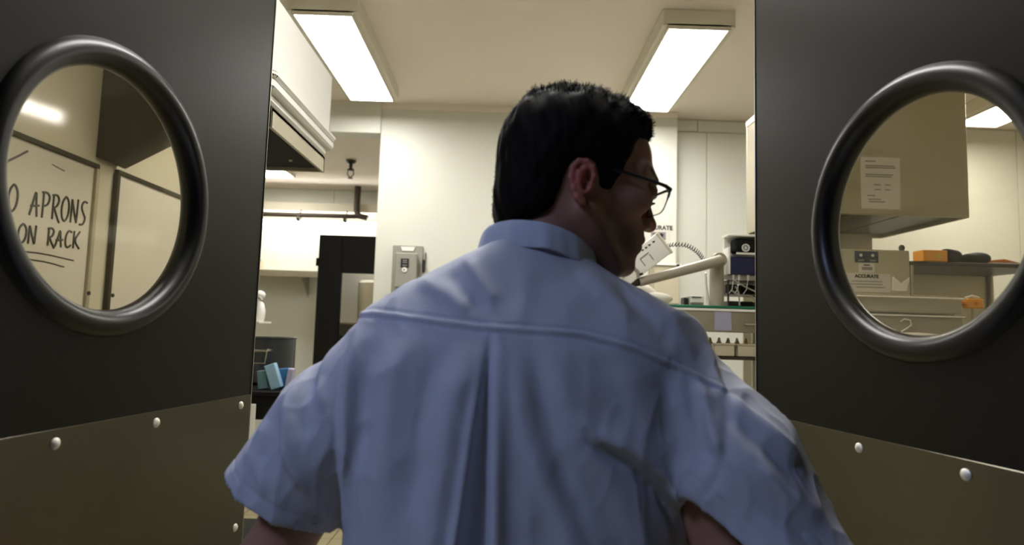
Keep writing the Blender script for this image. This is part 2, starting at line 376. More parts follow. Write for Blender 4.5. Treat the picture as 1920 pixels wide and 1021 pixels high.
# ------------------------------------------------------------------ whiteboards on the left wall
def board(y0, y1, z0, z1, label, dark_left):
    t = thing('whiteboard', label, 'whiteboard', (-2.0, (y0+y1)/2, z0), group='whiteboards on the left wall')
    MB().box((-2.0, y0, z0), (-1.988, y1, z1), BBOARD, .001).build('board', BBOARD, t)
    MB().box((-2.0, y0-.02, z1), (-1.975, y1+.02, z1+.022), FRAMED, .002).build('frame_rail', FRAMED, t)  # top rail gets a dark colour in place of the shadow along it
    MB().box((-2.0, y0-.02, z0-.02), (-1.975, y1+.02, z0), FRAMEL, .002).build('frame_rail', FRAMEL, t)
    MB().box((-2.0, y0-.025, z0), (-1.975, y0, z1), FRAMED if dark_left else FRAMEL, .002).build('frame_rail', FRAMED, t)
    MB().box((-2.0, y1, z0), (-1.975, y1+.025, z1), FRAMEL, .002).build('frame_rail', FRAMEL, t)
    for y in (y0-.012 if not dark_left else y0+.03, y1+.012):
        MB().cyl((-1.975 if y < y0 or y > y1 else -1.988, y, 1.51), (-1.970 if y < y0 or y > y1 else -1.983, y, 1.51), .010, INK, 12).build('screw', INK, t)
    return t
b1 = board(2.05, 3.045, .95, 2.11, 'whiteboard with handwriting about aprons, left in the left door\'s round window', False)
b2 = board(3.235, 3.915, .95, 2.125, 'blank whiteboard, right in the left door\'s round window', True)
# handwriting: glyph strokes on a unit cell, mapped to the board
G = {'O': [[(.5, 1), (.15, .8), (.05, .4), (.25, .05), (.6, 0), (.9, .3), (.92, .75), (.6, 1), (.45, .97)]],
     'A': [[(0, 0), (.3, .55), (.52, 1), (.6, .5), (.75, -.02)], [(.05, .35), (.9, .42)]],
     'P': [[(.2, 1), (.22, .5), (.2, -.02)], [(.05, .95), (.6, 1), (.9, .8), (.7, .5), (.2, .42)]],
     'R': [[(.2, .98), (.2, 0)], [(.05, .93), (.6, 1), (.85, .78), (.6, .5), (.2, .45)], [(.35, .45), (.6, .2), (1, -.1)]],
     'N': [[(.12, 0), (.15, .95)], [(.15, .95), (.5, .4), (.8, .02)], [(.8, .02), (.85, 1)]],
     'S': [[(.9, .95), (.5, 1), (.2, .75), (.45, .5), (.8, .3), (.6, 0), (.1, -.02)]],
     'C': [[(.9, .9), (.5, 1), (.12, .6), (.2, .1), (.55, 0), (.9, .15)]],
     'K': [[(.15, 1), (.15, 0)], [(.9, 1), (.2, .45), (.95, 0)]]}
def marker(t, pts, wd, name='pen_stroke', mb=None):
    # smooth the polyline, then lay it down as a thin raised band
    P = [np.array(p) for p in pts]
    for _ in range(2 if len(P) > 2 else 0):
        Q = [P[0]]
        for a, b_ in zip(P, P[1:]): Q += [a*.75+b_*.25, a*.25+b_*.75]
        Q.append(P[-1]); P = Q
    mb.tube([(-1.9878, p[0], p[1]) for p in P], wd, MARKER, 6)
def write(t, line, y0, z0, y1, z1, hgt, name):
    n = len(line); k0 = 0
    for word in line.split(' '):
        m_ = MB()
        for i, ch in enumerate(word, k0):
            for st in G[ch]:
                marker(t, [(y0+(y1-y0)*(i+.02+gx*.93)/n, z0+(z1-z0)*(i+.02+gx*.93)/n+gz*hgt) for gx, gz in st], .0052, mb=m_)
        m_.build(name, MARKER, t); k0 += len(word)+1
write(b1, 'O APRONS', 2.53, 1.808, 3.02, 1.828, .112, 'handwriting')
write(b1, 'ON RACK', 2.60, 1.690, 2.985, 1.712, .080, 'handwriting')
m_ = MB(); marker(b1, [(2.631, 1.658), (2.75, 1.664), (2.952, 1.654)], .0034, mb=m_); m_.build('underline', MARKER, b1)
m_ = MB(); marker(b1, [(2.664, 1.630), (2.78, 1.630), (2.892, 1.619)], .0034, mb=m_); m_.build('underline', MARKER, b1)
m_ = MB(); marker(b1, [(2.47, 1.975), (2.54, 2.02), (2.613, 2.072)], .0048, mb=m_); m_.build('pen_stroke', MARKER, b1)
m_ = MB(); marker(b1, [(2.76, 2.055), (2.79, 2.05), (2.84, 2.045)], .0022, mb=m_); m_.build('pen_stroke', MARKER, b1)

# ------------------------------------------------------------------ passage: lights, pipes, shelf, cabinet
t = thing('ceiling_light', 'small ceiling light in the passage beside the door edge', 'ceiling light', (-2.15, 5.7, 2.72))
MB().box((-2.42, 5.53, 2.735), (-1.975, 5.87, 2.77), WHITEE, .004).build('housing', WHITEE, t)
MB().box((-2.40, 5.55, 2.728), (-1.995, 5.85, 2.735), LITQ, .001).build('diffuser', LITQ, t)
t = thing('tube_light', 'long bare fluorescent tube on the back wall below the brown pipe', 'tube light', (-1.9, 6.45, 2.36))
box_obj('batten', (-2.60, 6.46, 2.385), (-1.20, 6.52, 2.44), WHITEE, t)
MB().cyl((-2.56, 6.435, 2.40), (-1.24, 6.435, 2.40), .026, LITP, 16, bev=.008).build('tube', LITP, t)
for x in (-2.58, -1.24): box_obj('tube_holder', (x, 6.415, 2.37), (x+.02, 6.46, 2.43), WHITEE, t)
tag(MB().box((-3.19, 6.36, 2.515), (-.94, 6.52, 2.60), WALL_L, .003).build('trim_4'), kind=S)
t = thing('drain_pipe', 'dark brown drain pipe running along the back wall and up to the ceiling', 'pipe', (-1.9, 6.30, 2.46))
MB().cyl((-3.15, 6.30, 2.455), (-1.45, 6.30, 2.465), .024, BROWNPIPE, 14).build('pipe', BROWNPIPE, t)
MB().tube([(-1.50, 6.31, 2.77), (-1.50, 6.31, 2.60), (-1.50, 6.31, 2.53), (-1.49, 6.305, 2.49), (-1.46, 6.30, 2.466), (-1.40, 6.30, 2.455), (-1.385, 6.30, 2.45)], .03, BROWNPIPE, 12).build('elbow', BROWNPIPE, t)
for x in (-2.08, -1.62): MB().cyl((x, 6.30, 2.43), (x+.03, 6.30, 2.43), .034, BROWNPIPE, 12).cyl((x+.015, 6.30, 2.46), (x+.015, 6.37, 2.53), .006, STEEL_D, 8).build('pipe_clamp', BROWNPIPE, t)
t = thing('sprinkler', 'brass sprinkler head hanging from the low passage ceiling', 'sprinkler', (-1.325, 5.29, 2.6))
MB().lathe([(0, 2.77), (.045, 2.769), (.040, 2.75), (.016, 2.735), (0, 2.735)], STEEL_D, 18, Matrix.Translation((-1.325, 5.29, 0))).build('escutcheon', STEEL_D, t)
MB().cyl((-1.325, 5.29, 2.74), (-1.325, 5.29, 2.68), .014, FRAMED, 10).tube([(-1.345, 5.29, 2.685), (-1.352, 5.29, 2.65), (-1.325, 5.29, 2.62)], .005, FRAMED, 6).tube([(-1.305, 5.29, 2.685), (-1.298, 5.29, 2.65), (-1.325, 5.29, 2.62)], .005, FRAMED, 6).build('sprinkler_frame', FRAMED, t)
MB().cyl((-1.325, 5.29, 2.62), (-1.325, 5.29, 2.612), .02, FRAMED, 14).build('deflector', FRAMED, t)
MB().box((-1.352, 5.28, 2.683), (-1.298, 5.30, 2.695), FRAMED, .002).build('sprinkler_yoke', FRAMED, t)
t = thing('wall_shelf', 'pale wall shelf below the tube light, left of the black cabinet', 'shelf', (-2.3, 6.35, 1.85))
box_obj('shelf_board', (-3.0, 6.15, 1.875), (-1.80, 6.52, 1.895), FRAMEL, t); box_obj('shelf_lip', (-3.0, 6.14, 1.835), (-1.80, 6.152, 1.897), STEEL, t)
for x in (-2.75, -2.0): MB().prism([(6.519, 1.874), (6.20, 1.874), (6.519, 1.66)], x, x+.006, 'x', STEEL).build('bracket', STEEL, t)
tag(MB().cyl((-2.44, 6.33, 1.895), (-2.44, 6.33, 1.99), .035, BEIGE, 14, bev=.004).cyl((-2.44, 6.33, 1.99), (-2.44, 6.33, 2.01), .02, STEEL, 12).build('jar'), 'small jar at the left end of the passage wall shelf', 'jar')

t = thing('upright_cabinet', 'tall black cabinet with a window in its front in the passage', 'cabinet', (-1.28, 5.8, 0))
m_ = MB()
x0, x1, z1 = -1.645, -.945, 2.175; wx0, wx1, wz0, wz1 = -1.440, -1.10, 1.30, 1.845
m_.box((x0, 5.60, .05), (wx0, 5.65, z1), BLACKM, .004); m_.box((wx1, 5.60, .05), (x1, 5.65, z1), BLACKM, .004)
m_.box((wx0, 5.60, wz1), (wx1, 5.65, z1), BLACKM, .003); m_.box((wx0, 5.60, .05), (wx1, 5.65, wz0), BLACKM, .003); m_.build('door_frame', BLACKM, t)
m_ = MB(); m_.box((x0, 5.652, .05), (x0+.03, 6.1, z1), BLACKM, .003); m_.box((x1-.03, 5.652, .05), (x1, 6.1, z1), BLACKM, .003); m_.box((x0+.03, 5.652, z1-.03), (x1-.03, 6.1, z1), BLACKM, .003)
m_.box((x0+.03, 5.652, .05), (x1-.03, 6.1, .08), BLACKM, .003); m_.box((x0+.03, 6.08, .08), (x1-.03, 6.1, z1-.03), WHITEP, .001); m_.build('cabinet_body', BLACKM, t)
box_obj('window_pane', (wx0, 5.622, wz0), (wx1, 5.628, wz1), GLASS, t, 0)
box_obj('shelf_board', (x0+.03, 5.66, 1.40), (x1-.03, 6.07, 1.415), STEEL, t)
box_obj('interior_lamp', (wx0, 5.68, 2.0), (wx1, 5.72, 2.03), LITP, t)
for z in (.9, 1.9): MB().cyl((x0-.012, 5.61, z), (x0-.012, 5.61, z+.07), .010, BLACKM, 10).build('hinge', BLACKM, t)
for x in (x0+.05, x1-.05):
    for y in (5.7, 6.05): MB().cyl((x, y, 0), (x, y, .05), .02, DARKP, 10).build('foot', DARKP, t)
tag(MB().lathe([(0, 0), (.125, 0), (.135, .02), (.14, .36), (.12, .385), (0, .39)], WHITEP, 32, Matrix.Translation((-1.20, 5.86, 1.415))).build('tub'), 'round white tub on the shelf inside the black cabinet', 'tub')

# ------------------------------------------------------------------ left middle: cart, pot, cartons, bottle
t = thing('trolley', 'black kitchen trolley carrying the stock pot and blue cartons', 'trolley', (-1.33, 3.45, 0))
box_obj('top_shelf', (-1.62, 3.18, 1.035), (-1.06, 3.80, 1.060), BLACKM, t, .004); box_obj('bottom_shelf', (-1.62, 3.18, .25), (-1.06, 3.80, .275), BLACKM, t, .004)
box_obj('drawer_unit', (-1.60, 3.21, .92), (-1.10, 3.78, 1.034), BLACKM, t, .004)
for x in (-1.60, -1.08):
    for y in (3.2, 3.78):
        MB().cyl((x, y, .08), (x, y, 1.04), .016, BLACKM, 12).build('post', BLACKM, t); MB().cyl((x-.012, y, .045), (x+.012, y, .045), .045, DARKP, 18, bev=.005).build('castor', DARKP, t)
tag(box_obj('leg_cover', (-1.235, 3.165, .55), (-1.195, 3.178, 1.00), WHITEP, t, .002), 'white strip on the trolley front')
P_ = MB().lathe([(0, 1.062), (.140, 1.062), (.152, 1.075), (.152, 1.306), (.158, 1.309), (.158, 1.314), (.146, 1.314), (.146, 1.08), (0, 1.075)], POT, 40, Matrix.Translation((-1.322, 3.62, 0)))
t = thing('stock_pot', 'dark steel stock pot standing on the black trolley', 'pot', (-1.322, 3.62, 1.062)); P_.build('pot_body', POT, t)
MB().tube([(-1.335, 3.474, 1.245), (-1.335, 3.44, 1.25), (-1.335, 3.425, 1.245), (-1.25, 3.425, 1.245), (-1.25, 3.44, 1.25), (-1.25, 3.487, 1.245)], .007, STEEL, 8).build('handle', STEEL, t)
MB().tube([(-1.39, 3.77, 1.245), (-1.38, 3.81, 1.25), (-1.27, 3.81, 1.25), (-1.26, 3.77, 1.245)], .007, STEEL, 8).build('handle', STEEL, t)
MB().tube([(-1.335, 3.425, 1.245), (-1.325, 3.43, 1.18), (-1.26, 3.43, 1.18), (-1.25, 3.425, 1.245)], .004, STEEL, 8).build('bracket', STEEL, t)
tag(MB().rbox((-1.150, 3.27, 1.128), (.052, .05, .125), (0, -.35, .05), LBLUE, .003).build('carton'), 'light blue carton leaning, front one on the trolley', 'carton', 'cartons on the trolley')
tag(MB().rbox((-1.115, 3.33, 1.115), (.05, .05, .10), (0, -.1, .1), MBLUE, .003).build('carton'), 'mid blue carton just right of the light blue one', 'carton', 'cartons on the trolley')
tag(MB().rbox((-1.205, 3.29, 1.109), (.05, .06, .092), (0, -.12, 0), TEAL, .003).build('carton'), 'grey teal carton left of the light blue one', 'carton', 'cartons on the trolley')
tag(MB().rbox((-1.078, 3.30, 1.115), (.026, .05, .105), (0, .12, 0), LAV, .003).build('carton'), 'narrow pale lavender carton, rightmost on the trolley', 'carton', 'cartons on the trolley')
t = thing('pump_bottle', 'white rounded bottle beside the left door edge, above the pot', 'bottle', (-1.375, 3.6, 1.40))
MB().lathe([(0, 1.40), (.030, 1.40), (.036, 1.42), (.038, 1.46), (.028, 1.50), (.014, 1.515), (.014, 1.53), (0, 1.53)], WHITEP, 24, Matrix.Translation((-1.375, 3.6, 0))).build('bottle_body', WHITEP, t)
MB().sph((-1.372, 3.6, 1.548), .030, WHITEP, 18, (1, 1, .85)).build('cap', WHITEP, t)
MB().tube([(-1.372, 3.57, 1.535), (-1.352, 3.565, 1.528), (-1.345, 3.56, 1.515)], .007, GREYP, 8).build('spout', GREYP, t)
t = thing('wall_bracket_shelf', 'narrow steel post shelf at the left door edge under the white bottle', 'shelf', (-1.45, 3.6, 1.06))
box_obj('shelf_board', (-1.60, 3.52, 1.388), (-1.335, 3.70, 1.40), WHITEE, t); MB().cyl((-1.56, 3.68, 1.06), (-1.56, 3.68, 1.388), .01, STEEL, 10).build('post', STEEL, t)
MB().cyl((-1.56, 3.55, 1.06), (-1.56, 3.55, 1.388), .01, STEEL, 10).build('post', STEEL, t)

# ------------------------------------------------------------------ towel dispenser on the back wall
t = thing('towel_dispenser', 'grey dispenser on the white back wall, left of the man', 'dispenser', (-.695, 4.45, 1.64))
box_obj('mounting_plate', (-.802, 4.50, 1.63), (-.588, 4.52, 1.965), GREYP, t, .004)
m_ = MB(); m_.prism([(-.77, 1.66), (-.62, 1.66), (-.622, 1.905), (-.768, 1.905)], 4.42, 4.502, 'y', GREYP, .008); m_.build('cover', GREYP, t)
m_ = MB(); m_.prism([(-.735, 1.925), (-.655, 1.925), (-.645, 1.955), (-.745, 1.955)], 4.492, 4.5, 'y', WHITEP, .001); m_.build('top_insert', WHITEP, t)
box_obj('window', (-.728, 4.414, 1.80), (-.672, 4.421, 1.863), INK, t, .001)
m_ = MB()
for z in (1.846, 1.832, 1.812): m_.box((-.715, 4.411, z), (-.683, 4.4145, z+.007), PAPERG, 0)
m_.build('label', PAPERG, t)
MB().cyl((-.70, 4.421, 1.785), (-.70, 4.413, 1.785), .018, WHITEP, 18).cyl((-.702, 4.414, 1.785), (-.702, 4.411, 1.785), .005, INK, 8).build('lock', WHITEP, t)
tag(MB().box((-.585, 4.47, 1.78), (-.57, 4.52, 1.865), INK, .003).box((-.572, 4.50, 1.83), (-.568, 4.52, 1.92), INK, .001).build('card_clip'), 'small dark clip on the wall beside the grey dispenser', 'clip')

# ------------------------------------------------------------------ pass-through shelf unit behind the man (right)
t = thing('pass_shelf_unit', 'steel pass shelf with grey front rail and green edge, right of the man', 'shelf', (.9, 3.2, 0))
box_obj('shelf_board', (.40, 3.0, 1.505), (1.36, 3.42, 1.522), STEEL, t)
tag(box_obj('edge_strip', (.40, 3.002, 1.5225), (1.36, 3.022, 1.537), GREEN, t, .003), 'green edge strip')
tag(box_obj('front_lip', (.40, 2.985, 1.510), (1.36, 2.998, 1.521), WHITEP, t, .001), 'white front lip')
tag(box_obj('front_rail', (.40, 2.99, 1.412), (1.36, 3.002, 1.508), STEEL, t), 'grey steel front rail')
tag(box_obj('price_card', (.982, 2.985, 1.42), (1.062, 2.99, 1.507), LAV, t, .0005), 'lavender card on the rail')
MB().tube([(1.13, 2.99, 1.45), (1.13, 2.97, 1.45), (1.22, 2.97, 1.45), (1.22, 2.99, 1.45)], .005, STEEL, 8).build('handle', STEEL, t)
box_obj('lower_shelf', (.40, 3.0, 1.285), (1.36, 3.42, 1.300), STEEL_D, t)
box_obj('worktop', (.40, 2.92, .88), (1.36, 3.6, .92), STEEL, t)
box_obj('base_shelf', (.42, 2.95, .25), (1.34, 3.55, .27), STEEL, t)
for x in (.42, 1.33):
    for y in (3.02, 3.40): MB().cyl((x, y, .92), (x, y, 1.505), .014, STEEL, 12).build('upright', STEEL, t)
    for y in (2.96, 3.55): MB().cyl((x, y, 0), (x, y, .88), .02, STEEL, 12).build('leg', STEEL, t)
# arm
t = thing('support_arm', 'grey tubular arm with upright post on the pass shelf', 'arm', (1.02, 3.1, 1.522))
MB().lathe([(0, 1.523), (.06, 1.523), (.06, 1.53), (.036, 1.537), (0, 1.537)], GREYT, 24, Matrix.Translation((1.02, 3.07, 0))).build('base_plate', GREYT, t)
MB().cyl((1.02, 3.07, 1.53), (1.02, 3.07, 1.755), .034, GREYT, 24).build('post', GREYT, t)
MB().sph((1.022, 3.065, 1.757), .037, GREYT, 20).cyl((1.022, 3.025, 1.757), (1.022, 3.105, 1.757), .034, GREYT, 24, bev=.004).build('pivot', GREYT, t)
MB().cyl((1.02, 3.0, 1.752), (.62, 2.97, 1.632), .027, GREYT, 22, r2=.021, bev=.004).build('arm_tube', GREYT, t)
MB().cyl((.625, 2.97, 1.636), (.565, 2.965, 1.618), .019, DARKP, 16, bev=.003).build('arm_tip', DARKP, t)
# device at the end of the arm
t = thing('tilted_device', 'white rectangular device tilted at the end of the grey arm, beside the chin', 'device', (.60, 2.95, 1.70))
R_ = math.radians(39)
m_ = MB(); m_.rbox((.615, 2.98, 1.722), (.31, .075, .112), (0, -R_, 0), WHITEP, .008, 2); m_.build('device_body', WHITEP, t)
def on_dev(dx, dz, dy=-.0395):   # point on the tilted face
    c, s_ = math.cos(R_), math.sin(R_)
    return (.615+dx*c-dz*s_, 2.98+dy, 1.722+dx*s_+dz*c)
MB().rbox(on_dev(.152, 0, 0), (.014, .085, .118), (0, -R_, 0), WHITEE, .004).build('end_cap', WHITEE, t)
m_ = MB(); 
for a, b_, sx, sz in ((.10, .02, .05, .004), (.075, 0, .004, .042), (.123, -.005, .004, .032)): m_.rbox(on_dev(a-.06, b_-.01), (sx, .003, sz), (0, -R_, 0), GREYP, 0)
m_.build('bracket_mark', GREYP, t)
m_ = MB()
for a in (-.02, .0, .02, .045): MB().rbox(on_dev(a+.07, .035), (.010, .003, .006), (0, -R_+.3, 0), INK, 0).build('printed_mark', INK, t)
MB().rbox(on_dev(-.03, -.045), (.03, .003, .01), (0, -.2, 0), INK, 0).build('printed_mark', INK, t)
MB().tube([on_dev(-.10, -.01), on_dev(-.07, .02, -.045), on_dev(-.035, .012, -.045), on_dev(-.03, -.03, -.045), on_dev(-.045, -.05)], .007, GREYP, 8).build('handle', GREYP, t)
# coiled cord
ctrl = [(.735, 3.02, 1.800), (.79, 3.03, 1.822), (.86, 3.03, 1.822), (.915, 3.04, 1.795), (.95, 3.05, 1.758)]
def catmull(P, n):
    P = [np.array(p, float) for p in P]; P = [2*P[0]-P[1]]+P+[2*P[-1]-P[-2]]; out = []
    for i in range(1, len(P)-2):
        for k in range(n):
            s_ = k/n; a, b_, c, d = P[i-1:i+3]
            out.append(.5*((2*b_)+(c-a)*s_+(2*a-5*b_+4*c-d)*s_*s_+(3*b_-a-3*c+d)*s_**3))
    out.append(P[-2]); return out
ax = catmull(ctrl, 60); hel = []
for i, p in enumerate(ax):
    a = i/len(ax)*2*PI*19; hel.append((p[0]+.004*math.cos(a), p[1]+.010*math.sin(a), p[2]+.010*math.cos(a)))
tag(MB().tube(hel, .0022, DARKP, 6).build('coiled_cord'), 'black coiled cord arching between tilted device and post', 'cord')
tag(MB().tube([(.975, 3.10, 1.70), (.985, 3.12, 1.64), (1.0, 3.13, 1.56), (1.01, 3.14, 1.525)], .006, WHITEP, 8).build('white_hose'), 'thin white hose hanging beside the grey post', 'hose')
# wall box behind the arm
t = thing('wall_cabinet', 'small beige box on the back wall behind the arm', 'box', (1.10, 4.45, 1.65))
box_obj('box_body', (1.02, 4.35, 1.60), (1.19, 4.52, 1.86), BEIGE, t, .004); box_obj('lid', (1.01, 4.34, 1.86), (1.20, 4.52, 1.875), WHITEP, t, .003)
box_obj('catch', (1.165, 4.33, 1.855), (1.185, 4.34, 1.872), INK, t, .001)
# cloths
def crumple(name, c, r, m, seed, sc3=(1, 1, .45)):
    rnd = random.Random(seed); b = bmesh.new(); bmesh.ops.create_icosphere(b, subdivisions=4, radius=r)
    ks = [(Vector((rnd.gauss(0, 1), rnd.gauss(0, 1), rnd.gauss(0, 1)))*4/r*.35, rnd.random()*6, rnd.uniform(.04, .12)) for _ in range(9)]
    for v in b.verts:
        d = sum(a*math.sin(k.dot(v.co)+p) for k, p, a in ks); v.co *= (1+d*.6)
        v.co = Vector((v.co.x*sc3[0], v.co.y*sc3[1], v.co.z*sc3[2]))
    zmin = min(v.co.z for v in b.verts)*.7
    for v in b.verts: v.co.z = max(v.co.z, zmin)
    mb = MB(); mb.add(b, m, Matrix.Translation((c[0], c[1], c[2]-zmin))); return mb.build(name, m, smooth=80)
tag(crumple('folded_towel', (.655, 3.16, 1.524), .085, CLOTHW, 3, (1, .8, .75)), 'bunched white towel, larger and higher one on the pass shelf', 'towel', 'towels on the pass shelf')
tag(crumple('folded_towel', (.745, 3.07, 1.538), .058, CLOTHW, 8, (1.2, .6, .5)), 'flat white towel lying at the right of the bunched one', 'towel', 'towels on the pass shelf')
# small machine
t = thing('label_printer', 'small grey and white printer on the pass shelf left of the post', 'printer', (.905, 3.1, 1.5225))
box_obj('printer_body', (.885, 3.06, 1.5225), (.955, 3.14, 1.582), GREYP, t, .004); box_obj('side_cover', (.862, 3.07, 1.5225), (.880, 3.13, 1.575), DARKP, t, .004)
box_obj('top_cover', (.888, 3.055, 1.550), (.952, 3.062, 1.584), WHITEP, t, .002); box_obj('slot', (.895, 3.05, 1.574), (.94, 3.056, 1.578), INK, t, .0005); box_obj('slot', (.895, 3.054, 1.532), (.945, 3.060, 1.542), INK, t, .0005)
# rack of equipment at the right end
t = thing('equipment_shelf', 'small dark wire shelf of fittings right of the grey post', 'rack', (1.20, 3.2, 1.523))
for z in (1.60, 1.665): box_obj('wire_shelf', (1.09, 3.12, z), (1.34, 3.34, z+.005), STEEL_D, t, .001)
for x in (1.095, 1.335):
    for y in (3.125, 3.335): MB().cyl((x, y, 1.523), (x, y, 1.73), .005, STEEL_D, 8).build('post', STEEL_D, t)
for k, (x, z, m2) in enumerate(((1.12, 1.606, DARKP), (1.20, 1.606, BLACKM), (1.27, 1.606, DARKP), (1.13, 1.523, DARKP), (1.20, 1.523, BLACKM), (1.28, 1.523, DARKP))):
    tag(box_obj('black_case', (x-.03, 3.15, z), (x+.03, 3.28, z+.045), m2, None, .004), ['black case on the wire rack, upper left', 'black case on the wire rack, upper middle', 'black case on the wire rack, upper right', 'black case under the wire rack, left', 'black case under the wire rack, middle', 'black case under the wire rack, right'][k], 'case', 'black cases in the wire rack')
t = thing('wall_mixer_unit', 'deep blue box with three white nozzles right of the grey post', 'dispenser', (1.15, 3.1, 1.69))
box_obj('blue_panel', (1.078, 3.04, 1.69), (1.25, 3.10, 1.775), BLUE, t, .004)
box_obj('back_plate', (1.065, 3.10, 1.67), (1.28, 3.12, 1.88), WHITEP, t, .003); box_obj('side_trim', (1.065, 3.035, 1.69), (1.075, 3.10, 1.82), WHITEP, t, .002)
for x in (1.098, 1.125, 1.168):
    n_ = MB().cyl((x, 3.06, 1.69), (x, 3.06, 1.666), .007, WHITEP, 10, r2=.004).build('nozzle', WHITEP, t)
    MB().tube([(x, 3.06, 1.668), (x-.004, 3.07, 1.62), (x-.016, 3.08, 1.60)], .0015, WHITEP, 6).build('nozzle_tube', WHITEP, n_)
box_obj('fan_housing', (1.095, 3.03, 1.795), (1.25, 3.10, 1.862), BLACKM, t, .008); box_obj('name_bar', (1.10, 3.026, 1.785), (1.24, 3.032, 1.795), WHITEP, t, .001)
f_ = MB(); f_.lathe([(.014, 0), (.019, 0), (.019, .004), (.014, .004)], WHITEP, 24, Matrix.Translation((1.145, 3.029, 1.818)) @ Matrix.Rotation(PI/2, 4, 'X'), closed=True)
for a in range(4):
    q = a*PI/4; f_.cyl((1.145-.015*math.cos(q), 3.027, 1.818-.015*math.sin(q)), (1.145+.015*math.cos(q), 3.027, 1.818+.015*math.sin(q)), .0014, WHITEP, 6)
f_.build('fan_wheel', WHITEP, t)
box_obj('top_shelf', (1.06, 3.02, 1.872), (1.30, 3.12, 1.882), WHITEP, t, .002)
for k, (pts) in enumerate(([(1.075, 3.0, 1.66), (1.13, 3.0, 1.63), (1.20, 3.01, 1.60), (1.28, 3.02, 1.57)], [(1.07, 3.01, 1.61), (1.11, 3.01, 1.59), (1.17, 3.02, 1.585), (1.20, 3.02, 1.54)], [(1.085, 3.0, 1.63), (1.10, 3.0, 1.60), (1.105, 3.0, 1.54)])):
    tag(MB().tube([tuple(p) for p in catmull(pts, 6)], .0035, GREYP, 6).build('thin_hose'), ['grey hose sloping down right across the wire rack', 'grey hose curling in the middle of the wire rack', 'grey hose hanging straight beside the post'][k], 'hose', 'hoses on the wire rack')
# bottles & bins on the lower shelf
cols = [(ORANGE_D, 'orange capped'), (YELLOW, 'yellow capped'), (WHITEP, 'white capped'), (BEIGE, 'beige capped'), (WHITEP, 'tall white capped'), (YELLOW, 'pale yellow capped')]
for k, (m2, nm) in enumerate(cols):
    x = .985+k*.045; t = thing('sauce_bottle', nm+' bottle on the lower pass shelf, '+['far left', 'second from left', 'third from left', 'third from right', 'second from right', 'far right'][k], 'bottle', (x, 3.2, 1.30), group='bottles on the lower pass shelf')
    MB().lathe([(0, 1.3002), (.016, 1.3002), (.018, 1.304), (.018, 1.355), (.008, 1.368), (0, 1.368)], WHITEE if k % 2 else BEIGE, 16, Matrix.Translation((x, 3.2, 0))).build('bottle_body', WHITEE, t)
    MB().cyl((x, 3.2, 1.366), (x, 3.2, 1.386), .010, m2, 12, r2=.005).build('cap', m2, t)
for k in range(3):
    x = .99+k*.11; m_ = MB(); lo = (x, 3.02, 1.3002); w_ = .10; hh = .060
    m_.box((x, 3.02, 1.3002), (x+w_, 3.15, 1.304), BEIGE, .001)
    for a, b_ in (((x, 3.02), (x+w_, 3.024)), ((x, 3.146), (x+w_, 3.15)), ((x, 3.02), (x+.004, 3.15)), ((x+w_-.004, 3.02), (x+w_, 3.15))): m_.box((*a, 1.3002), (*b_, 1.3002+hh), BEIGE, .001)
    m_.box((x-.003, 3.015, 1.3+hh-.006), (x+w_+.003, 3.022, 1.3+hh), BEIGE, .001)
    tag(m_.build('storage_bin'), ['beige bin on the lower pass shelf, nearest the man', 'beige bin on the lower pass shelf, middle of three', 'beige bin on the lower pass shelf, nearest the right door'][k], 'bin', 'beige bins on the lower pass shelf')
for k in range(2):
    tag(crumple('folded_towel', (1.04+k*.20, 3.12, .924), .085, CLOTHW, 20+k, (1.0, .9, 1.3)), ['white towel pile on the worktop, left of two', 'white towel pile on the worktop, right of two by the door'][k], 'towel', 'towels on the worktop')
# sign on the back wall
def sign(name, label, x0, x1, z0, z1, y, build):
    t = thing(name, label, 'sign', ((x0+x1)/2, y, z0)); box_obj('sheet', (x0, y-.0015, z0), (x1, y, z1), PAPER, t, 0); build(t); return t
FRONT = lambda x, y, z: Matrix.Translation((x, y, z)) @ Matrix.Rotation(PI/2, 4, 'X')
def s1(t):
    text_obj('lettering', 'ACCURATE', .042, FRONT(1.075, 4.5175, 2.148), INK, t, .0004, .0012)
    box_obj('picture', (1.03, 4.516, 2.062), (1.135, 4.5185, 2.118), PAPERG, t, 0)
    for x, w2 in ((1.04, .02), (1.065, .012), (1.09, .026)): MB().rbox((x+w2/2, 4.515, 2.09), (w2, .002, .035), (0, .4, 0), INK, 0).build('picture_mark', INK, t)
sign('wall_sign', 'white ACCURATE sign with small picture on the back wall by the man\'s nose', .98, 1.17, 2.03, 2.18, 4.52, s1)

# ------------------------------------------------------------------ right: hood, cabinet, shelf, seen through the round window
h = thing('extractor_hood', 'large steel hood with paper notice taped on, in the right door\'s round window', 'hood', (1.83, 3.4, 2.0))
m_ = MB(); T_ = .012; X0, X1, Y0, Y1, Z0, Z1 = 1.43, 2.245, 3.045, 3.77, 2.0, 2.68
m_.box((X0, Y0, Z0), (X1, Y0+T_, Z1), HOOD_S, .003); m_.box((X0, Y1-T_, Z0), (X1, Y1, Z1), HOOD_S, .003)
m_.box((X0, Y0+T_, Z0), (X0+T_, Y1-T_, Z1), HOOD_S, .003); m_.box((X1-T_, Y0+T_, Z0), (X1, Y1-T_, Z1), HOOD_S, .003); m_.box((X0, Y0, Z1), (X1, Y1, Z1+T_), HOOD_S, .003); m_.build('canopy', HOOD_S, h)
for k in range(3):
    a = X0+T_+.005+k*(X1-X0-2*T_)/3; box_obj('baffle_filter', (a, Y0+T_+.002, Z0+.02), (a+(X1-X0-2*T_)/3-.008, Y1-T_-.002, Z0+.045), STEEL_D, h, .003)
tag(box_obj('edge_strip', (X0+.002, Y1-.02, Z1-.03), (X0-.008, Y0, Z1), STEEL_S, h, .001), 'bright top edge strip')
